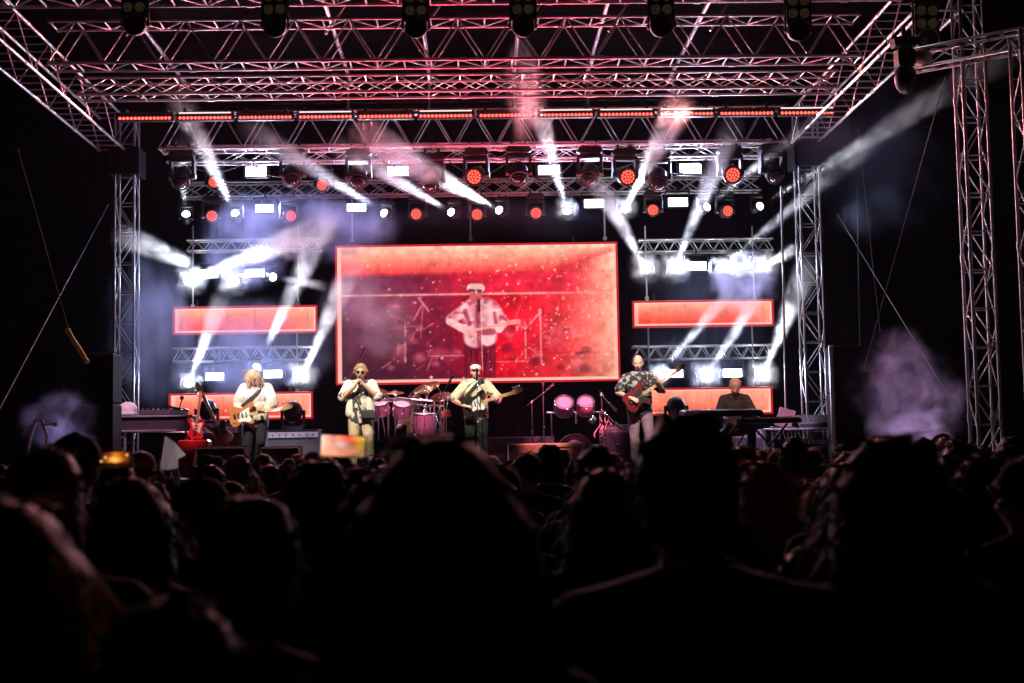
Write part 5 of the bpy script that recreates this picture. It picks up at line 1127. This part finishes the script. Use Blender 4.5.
wedge('brown-edged stage monitor right of the long-haired guitarist', 281, 21.2, .6, W(281, 447, 21.2).z - ZF, mat('brown_vinyl', (.22, .16, .12), .6))
wedge('stage monitor below the bald bass player', 668, 20.8, .6, W(668, 450, 20.8).z - ZF)
T = E('lit_case', 'flat case with a pale front edge and red lit top at centre stage', 'case', floor(553, 20.6)); zz = W(553, 443.5, 20.6).z - ZF
m = MB(); m.box((-.12, 0, zz / 2), (1.05, .6, zz), None, .012); m.build('box', mat('pale_case', (.50, .36, .33), .5, 0, .2, 8), T, False)
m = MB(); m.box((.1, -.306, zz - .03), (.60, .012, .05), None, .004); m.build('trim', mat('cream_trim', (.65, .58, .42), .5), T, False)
m = MB()
for i in range(9): m.tube((-.12 + i * .055, -.302, zz * .45), (-.12 + i * .055, -.32, zz * .45), .014, None, 8)
m.build('knob', CHROME, T, False)
# ---- left side: platform table, loudspeaker stacks, red box with guitar, white cone
a, b = W(118, 416, 22.6), W(192, 414, 22.6); hh = (432 - 416) * 22.6 / F
T = E('side_platform', 'long side platform with pink-lit metal edges beside the rear left tower', 'platform', ((a.x + b.x) / 2, 22.6, ZF)); L = b.x - a.x; zt = a.z - ZF
m = MB(); m.box((0, .3, zt - hh / 2), (L, .6, hh - .03), None, .006); m.build('fascia', mat('plum_board', (.035, .012, .028), .7), T, False)
for z_ in (zt - .012, zt - hh + .012):
    m = MB(); m.box((0, .28, z_), (L + .03, .68, .03), None, .006); m.build('edge', ALU, T, False)
for s in (-1, 1):
    for y_ in (.05, .55): m = MB(); m.tube((s * (L / 2 - .1), y_, 0), (s * (L / 2 - .1), y_, zt - hh), .024); m.build('leg', ALU, T, False)
zt += ZF + .01
def small(name, label, cat, fn, c): T = E(name, label, cat, c); fn(T); return T
def fn(T):
    m = MB(); m.sphere((0, 0, .10), (.15, .13, .12), 14, 10); m.box((0, -.08, .03), (.30, .2, .05), None, .015); m.build('shell', WHITEP, T, False); m = MB(); m.sphere((-.19, 0, .10), (.10, .10, .05), 12, 8); m.build('pad', BLACK, T, False)
small('drum_module', 'small white and black box of gear on the left end of the side platform', 'gear', fn, V((W(127, 412, 22.7).x, 22.75, zt)))
def fn(T):
    m = MB(); m.box((0, 0, .04), (.5, .3, .08), None, .015); m.build('case', CASE, T, False); m = MB()
    for i in range(6): m.tube((-.2 + i * .08, -.05, .08), (-.2 + i * .08, -.05, .11), .014, None, 8)
    m.build('knob', CHROME, T, False)
small('mixer', 'flat mixer with small knobs on the middle of the side platform', 'mixer', fn, V((W(155, 412, 22.7).x, 22.8, zt)))
def fn(T):
    m = MB(); m.box((0, 0, .05), (.25, .22, .10), None, .02); m.build('case', STEEL, T, False); m = MB(); m.tube((0, 0, .1), (.04, 0, .24), .01); m.sphere((.04, 0, .27), .035, 10, 8); m.build('lamp', BLACK, T, False)
small('power_box', 'dark metal box with a small gooseneck lamp on the side platform', 'gear', fn, V((W(178, 412, 22.7).x, 22.8, zt)))
c = floor(195, 21.4); zz = W(195, 440, 21.4).z - ZF
T = E('red_amplifier', 'small red amplifier on the left of the stage, a guitar standing on it', 'amplifier', c); m = MB(); m.box((0, 0, zz / 2), (.44, .3, zz), None, .02); m.build('cabinet', REDL, T, False); m = MB(); m.box((0, -.155, zz * .45), (.36, .012, zz * .6), None, .004); m.build('grille', mat('red_grille', (.25, .02, .03), .8, 0, .3, 50), T, False)
Mg = Matrix.Rotation(math.radians(-82), 3, 'Y'); gq = guitar('red guitar standing upright on the small red amplifier', REDL, c + V((.02, -.02, zz + .19)), Mg); gq.scale = (.72, .72, .72); gq.location = c + V((.02, -.02, zz + .165))
mic_stand('short boom stand with a round microphone at the left of the stage', floor(187, 22.2), W(190, 411, 22.2).z - ZF, tuple(W(184, 411, 22.2) - W(190, 412, 22.2)))
Tq = floor(212, 23.4); Mg = Matrix.Rotation(math.radians(-115), 3, 'Y'); gq = guitar('dark guitar leaning against a stand near the lower left strip screen', mat('dark_red_lacquer', (.12, .02, .03), .3), Tq + V((.14, 0, .70)), Mg, True, 'bass guitar', None, 'bass_guitar')
T = E('guitar_stand', 'black stand holding the dark leaning guitar', 'stand', Tq + V((.16, .05, 0))); 
for s in (-1, 1): m = MB(); m.tube((0, 0, .75), (s * .22, -.15, .012), .014); m.build('leg', BLACKM, T, False)
m = MB(); m.tube((0, 0, .75), (0, .25, .012), .014); m.tube((-.13, -.06, .46), (.13, -.06, .46), .014); m.build('brace', BLACKM, T, False)
T = E('loudspeaker_stack', 'tall black loudspeaker stack left of the rear left tower', 'loudspeaker', (W(101, 440, 20.5).x, 20.5, 0)); zt = W(101, 354, 20.5).z; 
for i in range(4):
    z0, z1 = (.35 + (zt - .35) * i / 4, .35 + (zt - .35) * (i + 1) / 4); m = MB(); m.box((0, 0, (z0 + z1) / 2), (.46, .5, z1 - z0 - .012), None, .02); cb = m.build('cabinet', STACK, T, False)
    m = MB(); m.box((0, -.255, (z0 + z1) / 2), (.40, .014, z1 - z0 - .08), None, .004); m.build('grille', STACK, cb, False)
m = MB(); m.box((0, 0, .17), (.8, .8, .34), None, .02); m.build('plinth', STACK, T, False)
T = E('loudspeaker_stack', 'dark loudspeaker stack right of the rear right tower, with a pale edge', 'loudspeaker', (W(846, 440, 21.5).x, 21.5, 0)); zt = W(846, 346, 21.5).z
for i in range(4):
    z0, z1 = (.35 + (zt - .35) * i / 4, .35 + (zt - .35) * (i + 1) / 4); m = MB(); m.box((0, 0, (z0 + z1) / 2), (.42, .5, z1 - z0 - .012), None, .02); cb = m.build('cabinet', STACK, T, False)
    m = MB(); m.box((0, -.255, (z0 + z1) / 2), (.36, .014, z1 - z0 - .08), None, .004); m.build('grille', STACK, cb, False)
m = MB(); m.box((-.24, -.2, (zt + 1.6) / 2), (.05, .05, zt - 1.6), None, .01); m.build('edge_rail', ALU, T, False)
m = MB(); m.box((0, 0, .17), (.8, .8, .34), None, .02); m.build('plinth', STACK, T, False)
T = E('fog_machine', 'low black fog machine in the mauve smoke at the right of the stage', 'fog machine', (W(889, 440, 20.4).x, 20.4, 0)); zt = W(889, 435, 20.4).z
m = MB(); m.box((0, 0, zt - .1), (.55, .4, .18), None, .015); m.build('body', mat('grey_case', (.09, .085, .095), .5), T, False); m = MB(); m.box((0, 0, (zt - .2) / 2), (.6, .5, zt - .2), None, .02); m.build('plinth', CASE, T, False); m = MB(); m.tube((.2, -.2, zt - .1), (.2, -.3, zt - .08), .035); m.tube((-.24, -.19, zt), (-.24, -.19, zt - .16), .02); m.build('nozzle', ALU, T, False)
T = E('standing_lamp', 'round tilted lamp with a pale rim standing in the mauve smoke at right', 'stage lamp', W(944, 447, 20.3), 'standing lamps'); m = MB(); m.lathe((0, 0, 0), [(.02, -.16), (.12, -.14), (.16, -.04), (.17, .06)], (-.7, -.6, .6), 22); m.build('head', BLACKM, T, False)
m = MB(); m.lathe((0, 0, 0), [(.172, .04), (.19, .05), (.19, .10), (.165, .105), (.16, .07), (.172, .04)], (-.7, -.6, .6), 22, True, False); m.build('rim', mat('grey_paint', (.4, .38, .42), .5), T, False)
m = MB(); m.lathe((0, 0, 0), [(.165, .07), (.10, .095), (.001, .10)], (-.7, -.6, .6), 22); m.build('lens', GLASSD, T, False)
m = MB(); m.box((.06, .05, -.26), (.4, .3, .12), None, .03); m.box((.2, .05, -.12), (.04, .12, .22), None, .01); m.tube((.06, .05, -.3), (.06, .05, -T.location.z + .01), .09); m.build('base', STEEL, T, False)
# pale folding frame at the far left
T = E('folding_frame', 'pale looped metal frame standing in the blue smoke at far left', 'frame', W(38, 440, 19.0)); m = MB()
pts = [V((-.16, 0, -.28)), V((-.10, 0, .05)), V((-.03, 0, .26)), V((.05, 0, .25)), V((.12, 0, .05)), V((.10, 0, -.16)), V((.0, 0, -.24))]; m.path(pts, .022, 8)
for q_ in pts: m.sphere(q_, .024, 8, 6)
m.tube((.05, 0, .2), (.22, 0, .2), .02); m.sphere((.23, 0, .2), .04); m.tube((-.16, 0, -.28), (-.16, 0, -T.location.z + .01), .022); m.tube((.1, 0, -.16), (.12, 0, -T.location.z + .01), .022); m.build('tube', mat('pale_tube', (.6, .45, .48), .4, .5), T, False)
#SECTION5
# ------------------------------------------------------------------ crowd
DK_CL = [cloth('crowd_' + n_, c) for n_, c in (('black', (.012, .012, .013)), ('navy', (.014, .016, .03)), ('grey', (.04, .04, .042)), ('maroon', (.06, .012, .014)), ('brown', (.03, .022, .016)))]
JEANS = cloth('crowd_jeans', (.02, .024, .04)); SH = cloth('crowd_shoes', (.02, .02, .02))
CG = 'people in the crowd before the stage'
protos = {}
def P_(key, h, hair, hairc, cap=None, capm=None, top=0, fat=1., arm=None, sleeve=.6, skin=0, tilt=(0, 0)):
    ov = dict(head=(tilt[0], -.015 + tilt[1], 1.615))
    if arm == 'up': ov.update(elR=(-.30, -.20, 1.46), wrR=(-.20, -.30, 1.70), hdR=(.1, -.15, 1), npR=(.3, .95, 0), curl=.5)
    if arm == 'left': ov.update(elL=(.22, -.24, 1.42), wrL=(.05, -.38, 1.66), hdL=(-.1, -.1, 1), npL=(-.8, .4, 0), curl=.6)
    if arm == 'both': ov.update(elR=(-.26, -.22, 1.28), wrR=(-.11, -.40, 1.53), hdR=(.25, -.1, 1), npR=(.6, .7, 0), elL=(.26, -.22, 1.28), wrL=(.11, -.40, 1.53), hdL=(-.25, -.1, 1), npL=(-.6, .7, 0), curl=.6)
    if arm == 'fold': ov.update(elR=(-.27, .0, 1.12), wrR=(-.05, -.22, 1.16), hdR=(1, -.1, .1), npR=(0, .8, 0.3), elL=(.27, .0, 1.12), wrL=(.05, -.25, 1.10), hdL=(-1, -.1, .1), npL=(0, .8, .3), curl=.4)
    o = person('x', (0, 0, -50), PI, J_(ov, h), SKINS[skin], None, .014, DK_CL[top], fat, sleeve, 0, -.06, .018, JEANS, SH, hair, hairc, cap, capm, False, False, face=True)
    o.scale = (1, 1, 1); freeze(o); o['top'] = max(c.data.get('ztop') or max(v.co.z for v in c.data.vertices) for c in [o] + TREE[o.name]); protos[key] = [o, False]
P_('short', 1.75, 'short', 'dark', top=0, arm='fold'); P_('crop', 1.75, 'crop', 'dark', top=1, fat=1.12, tilt=(.01, 0))
P_('long', 1.75, 'long', 'brown', top=2, fat=.94); P_('big', 1.75, 'big', 'dark', top=0, fat=.96); P_('cap', 1.75, 'fringe', 'dark', 'peak', cloth('cap_black', (.03, .03, .035)), top=2)
P_('redcap', 1.75, 'fringe', 'brown', 'peak', cloth('cap_red', (.35, .02, .03)), top=3); P_('bun', 1.75, 'bun', 'brown', top=4, fat=.94); P_('pony', 1.75, 'ponytail', 'ginger', top=1, fat=.94, tilt=(-.015, 0)); P_('blond', 1.75, 'long', 'blond', top=3, fat=.94)
P_('curly', 1.75, 'curly', 'brown', top=4); P_('armup', 1.75, 'short', 'brown', top=0, arm='up'); P_('armleft', 1.75, 'short', 'brown', top=0, arm='left'); P_('phone', 1.75, 'long', 'dark', top=2, arm='both', fat=.94)
taken = []
def put(key, px, ytop, Y, label, rz=0., wide=1., group=CG, ztop=None, x=None):
    q = W(px, ytop, Y); z = ztop or q.z; X = q.x if x is None else x
    o, used = protos[key]
    if not used: protos[key][1] = True; c = o
    else: c = copy_tree(o)
    s = z / c['top']; c.location = (X, Y, 0); c.rotation_euler = (0, 0, PI + rz); c.scale = (s * wide, s * wide, s); c['label'] = label; c['category'] = 'person'
    if group: c['group'] = group
    taken.append((X, Y)); return c
put('crop', 690, 412, 2.45, 'big broad-shouldered man in black silhouette, tallest head right of centre', 0.05, 1.06)
put('big', 440, 436, 1.85, 'woman with a wide dome of dark hair in front, centre left', -.06, .90)
put('long', 888, 437, 2.6, 'dark-haired woman in front of the fog machine, her hair rimmed with warm light', .25, 1.02)
put('short', 250, 494, 2.35, 'short-haired person in the near crowd, hair rimmed brown, below the raised phone', -.1, 1.0)
put('blond', 2, 500, 1.75, 'person with long rim-lit hair cut off by the left edge', -.3, 1.05)
put('curly', 172, 596, 1.7, 'small curly-haired person lowest in the picture at left', .1, 1.0)
put('armleft', 318, 450, 3.7, 'person with a red-rimmed head and one arm raised, holding a glowing phone', .1, 1.0)
put('pony', 36, 447, 3.0, 'person with a light rim on the hair at far left, below the smoke', .2, 1.0)
put('cap', 75, 431, 5.2, 'tall person in a cap before the black loudspeaker stack', 0, 1.0)
put('crop', 598, 446, 5.6, 'broad man in the middle distance in front of the black percussion drum', .0, 1.0)
put('short', 549, 444, 9.6, 'person in front of the flat lit case, left of the broad man', .1)
put('phone', 118, 463, 5.7, 'person filming with a bright yellow phone held up in both hands', 0, 1.0)
put('redcap', 140, 449, 8.2, 'person in a red cap left of the white paper peak', .2)
put('armup', 0, 0, 7.62, 'person raising one arm with a white folded paper peak', 0, 1., CG, 1.50, W(169, 468, 7.9).x - .165)
put('blond', 822, 479, 7.0, 'person with orange-lit hair left of the dark-haired woman by the fog machine', .2)
put('curly', 838, 462, 11.0, 'person just left of the dark-haired woman, small pale rim on the hair', .1)
put('cap', 779, 449, 10.0, 'person in a cap below the keyboards, head against the maroon amplifier', 0)
put('short', 810, 450, 11.0, 'person below the equipment rack at right, dark short hair', 0)
put('crop', 756, 470, 8.6, 'person low beside the big man, right of him, in a rim-lit crop', 0)
put('long', 980, 455, 5.0, 'long-haired person at the foot of the front right tower', .1)
put('pony', 236, 455, 9.0, 'ponytailed person below the brown-edged stage monitor', -.1)
put('bun', 800, 545, 4.0, 'small person low in the crowd right of the big man, hair in a bun', 0)
# the rest of the audience, row by row
kinds = ['short', 'crop', 'long', 'cap', 'bun', 'pony', 'curly', 'short', 'long', 'crop', 'big', 'blond']
desc = dict(short='short-haired person', crop='broad person with cropped hair', long='person with long brown hair', cap='person in a dark cap', bun='person with hair tied up in a bun', pony='person with a ponytail', curly='curly-haired person', big='person with big dark hair', blond='person with long fair hair')
zone = lambda Y: 'in the near crowd' if Y < 6 else ('in the middle of the crowd' if Y < 11 else 'in the front rows by the stage')
for Y0 in (3.4, 4.4, 5.3, 6.2, 7.1, 8.0, 8.9, 9.8, 10.7, 11.6, 12.5, 13.4, 14.3, 15.2, 16.1, 17.0):
    half = .372 * Y0 + .5; x = -half + rnd.uniform(0, .4) - .03 * Y0
    while x < half:
        Y = Y0 + rnd.uniform(-.3, .3); zt = min(1.74, max(1.48, rnd.gauss(1.645, .06)))
        if Y0 < 7: zt = min(zt, 1.62)
        ok = all((x - a) ** 2 + (Y - b) ** 2 > (.40 if Y0 < 8 else .36) ** 2 for a, b in taken) and not (abs(x - 6.31) < .5 and abs(Y - 17.4) < .6)
        k = rnd.choice(kinds)
        if ok: put(k, 0, 0, Y, 'dark %s %s' % (desc[k], zone(Y)), rnd.uniform(-.45, .45), rnd.uniform(.95, 1.04), 'dark audience ' + zone(Y), zt, x)
        x += rnd.uniform(.52, .74) if Y0 < 8 else rnd.uniform(.44, .60)
def phone(label, c, rz, mt, roll=0.):
    T = E('phone', label, 'phone', c, None, (0, roll, rz)); m = MB(); m.box((0, .004, 0), (.152, .008, .074), None, .003); m.build('case', BLACK, T, False)
    m = MB(); m.add([(-.071, -.0015, -.033), (.071, -.0015, -.033), (.071, -.0015, .033), (-.071, -.0015, .033)], [(0, 1, 2, 3)]); m.build('display', mt, T, False); return T
def paint_show(seed, sky_, glow, dark, rings):
    def f(U, Vv):
        n1 = vnoise(U, Vv * .5, 7, seed); n2 = vnoise(U, Vv * .5, 16, seed + 1)
        base = ramp(U, sky_) * (.75 + .5 * n1)[..., None]
        base = mixc(base, glow, .9 * np.exp(-(((U - .5) / .22) ** 2 + ((Vv - .52) / .2) ** 2)))
        for i, (u, v) in enumerate(rings): r_ = np.hypot(U - u, (Vv - v) * .5); base = mixc(base, (255, 225, 140), np.exp(-((r_ - .028) / .014) ** 2)); base = mixc(base, (255, 190, 90), .8 * np.clip(1 - r_ / .025, 0, 1))
        return mixc(base, dark, np.clip((.28 + .16 * n2 - Vv) / .06, 0, 1) * .85)
    return f
def phone(label, c, roll, fn, k=1.):
    T = E('phone', label, 'phone', c, None, (0, roll, 0)); m = MB(); m.box((0, .004, 0), (.152 * k, .008, .074 * k), None, .003); m.build('case', BLACK, T, False)
    nu, nv = 60, 30; U, Vv = np.meshgrid(np.arange(nu + 1) / nu, np.arange(nv + 1) / nv); colr = np.clip(fn(U, Vv), 0, 255) / 255.; lin = np.where(colr <= .04045, colr / 12.92, ((colr + .055) / 1.055) ** 2.4)
    me = bpy.data.meshes.new('display'); vs = np.stack([(U - .5) * .142 * k, np.full_like(U, -.0015), (Vv - .5) * .066 * k], -1).reshape(-1, 3); idx = np.arange((nu + 1) * (nv + 1)).reshape(nv + 1, nu + 1)
    me.from_pydata(vs.tolist(), [], np.stack([idx[:-1, :-1], idx[:-1, 1:], idx[1:, 1:], idx[1:, :-1]], -1).reshape(-1, 4).tolist()); at = me.color_attributes.new('picture', 'FLOAT_COLOR', 'POINT')
    at.data.foreach_set('color', np.concatenate([lin.reshape(-1, 3), np.ones((lin.size // 3, 1))], 1).astype(np.float32).ravel()); me.materials.append(SCRM); link('display', me, T); return T
phone('pale orange phone screen held up above the crowd, left of the domed hair', W(343, 446, 4.1), .06, paint_show(31, [(0, (250, 190, 165)), (.35, (255, 150, 130)), (.6, (235, 70, 60)), (.85, (255, 170, 60)), (1, (250, 200, 90))], (255, 225, 205), (250, 170, 130), []), .88)
pc = W(115, 460, 5.25); phone('yellow phone screen filming the show, in front of the red cap', pc, -.03, paint_show(37, [(0, (30, 10, 4)), (.3, (120, 40, 8)), (.5, (240, 130, 30)), (.75, (140, 50, 10)), (1, (25, 8, 4))], (255, 200, 95), (10, 4, 2), [(.1, .45), (.22, .7), (.86, .78), (.86, .25)]), .86)
Yp = 7.9; pts = [W(a, b, Yp) for a, b in ((165, 436), (160, 469), (169, 470), (178, 468), (178, 459), (186, 455), (176, 442))]; c0 = sum(pts, V()) / len(pts)
m = MB(); vs = [p_ - c0 for p_ in pts]
for i in (2, 6): vs[i] = vs[i] + V((0, -.05, 0))        # folded along the ridge
vs += [q_ + V((0, .002, 0)) for q_ in vs]; n_ = 7
fs = [(0, 1, 2, 6), (6, 2, 3, 4), (6, 4, 5)]; m.add(vs, fs + [tuple(n_ + i for i in reversed(f)) for f in fs] + [(i, (i + 1) % n_, n_ + (i + 1) % n_, n_ + i) for i in range(n_)])
T = link('paper_peak', m.mesh('paper_peak', PAPERW)); T.location = c0; tag(T, 'white folded paper peak standing above the crowd at left', 'paper')
lamp('SPOT', V((-3.5, 17.9, 6.9)), c0 - V((-3.5, 17.9, 6.9)), 2600, (.95, .93, 1), .05, 3)  # narrow spot added only to light the paper through from the stage side
for key in list(protos):
    if not protos[key][1]:
        o = protos[key][0]
        for c in TREE[o.name]: bpy.data.objects.remove(c)
        bpy.data.objects.remove(o)
for o in bpy.data.objects:
    if 'top' in o.keys(): del o['top']
    if o.type == 'MESH' and 'ztop' in o.data.keys(): del o.data['ztop']
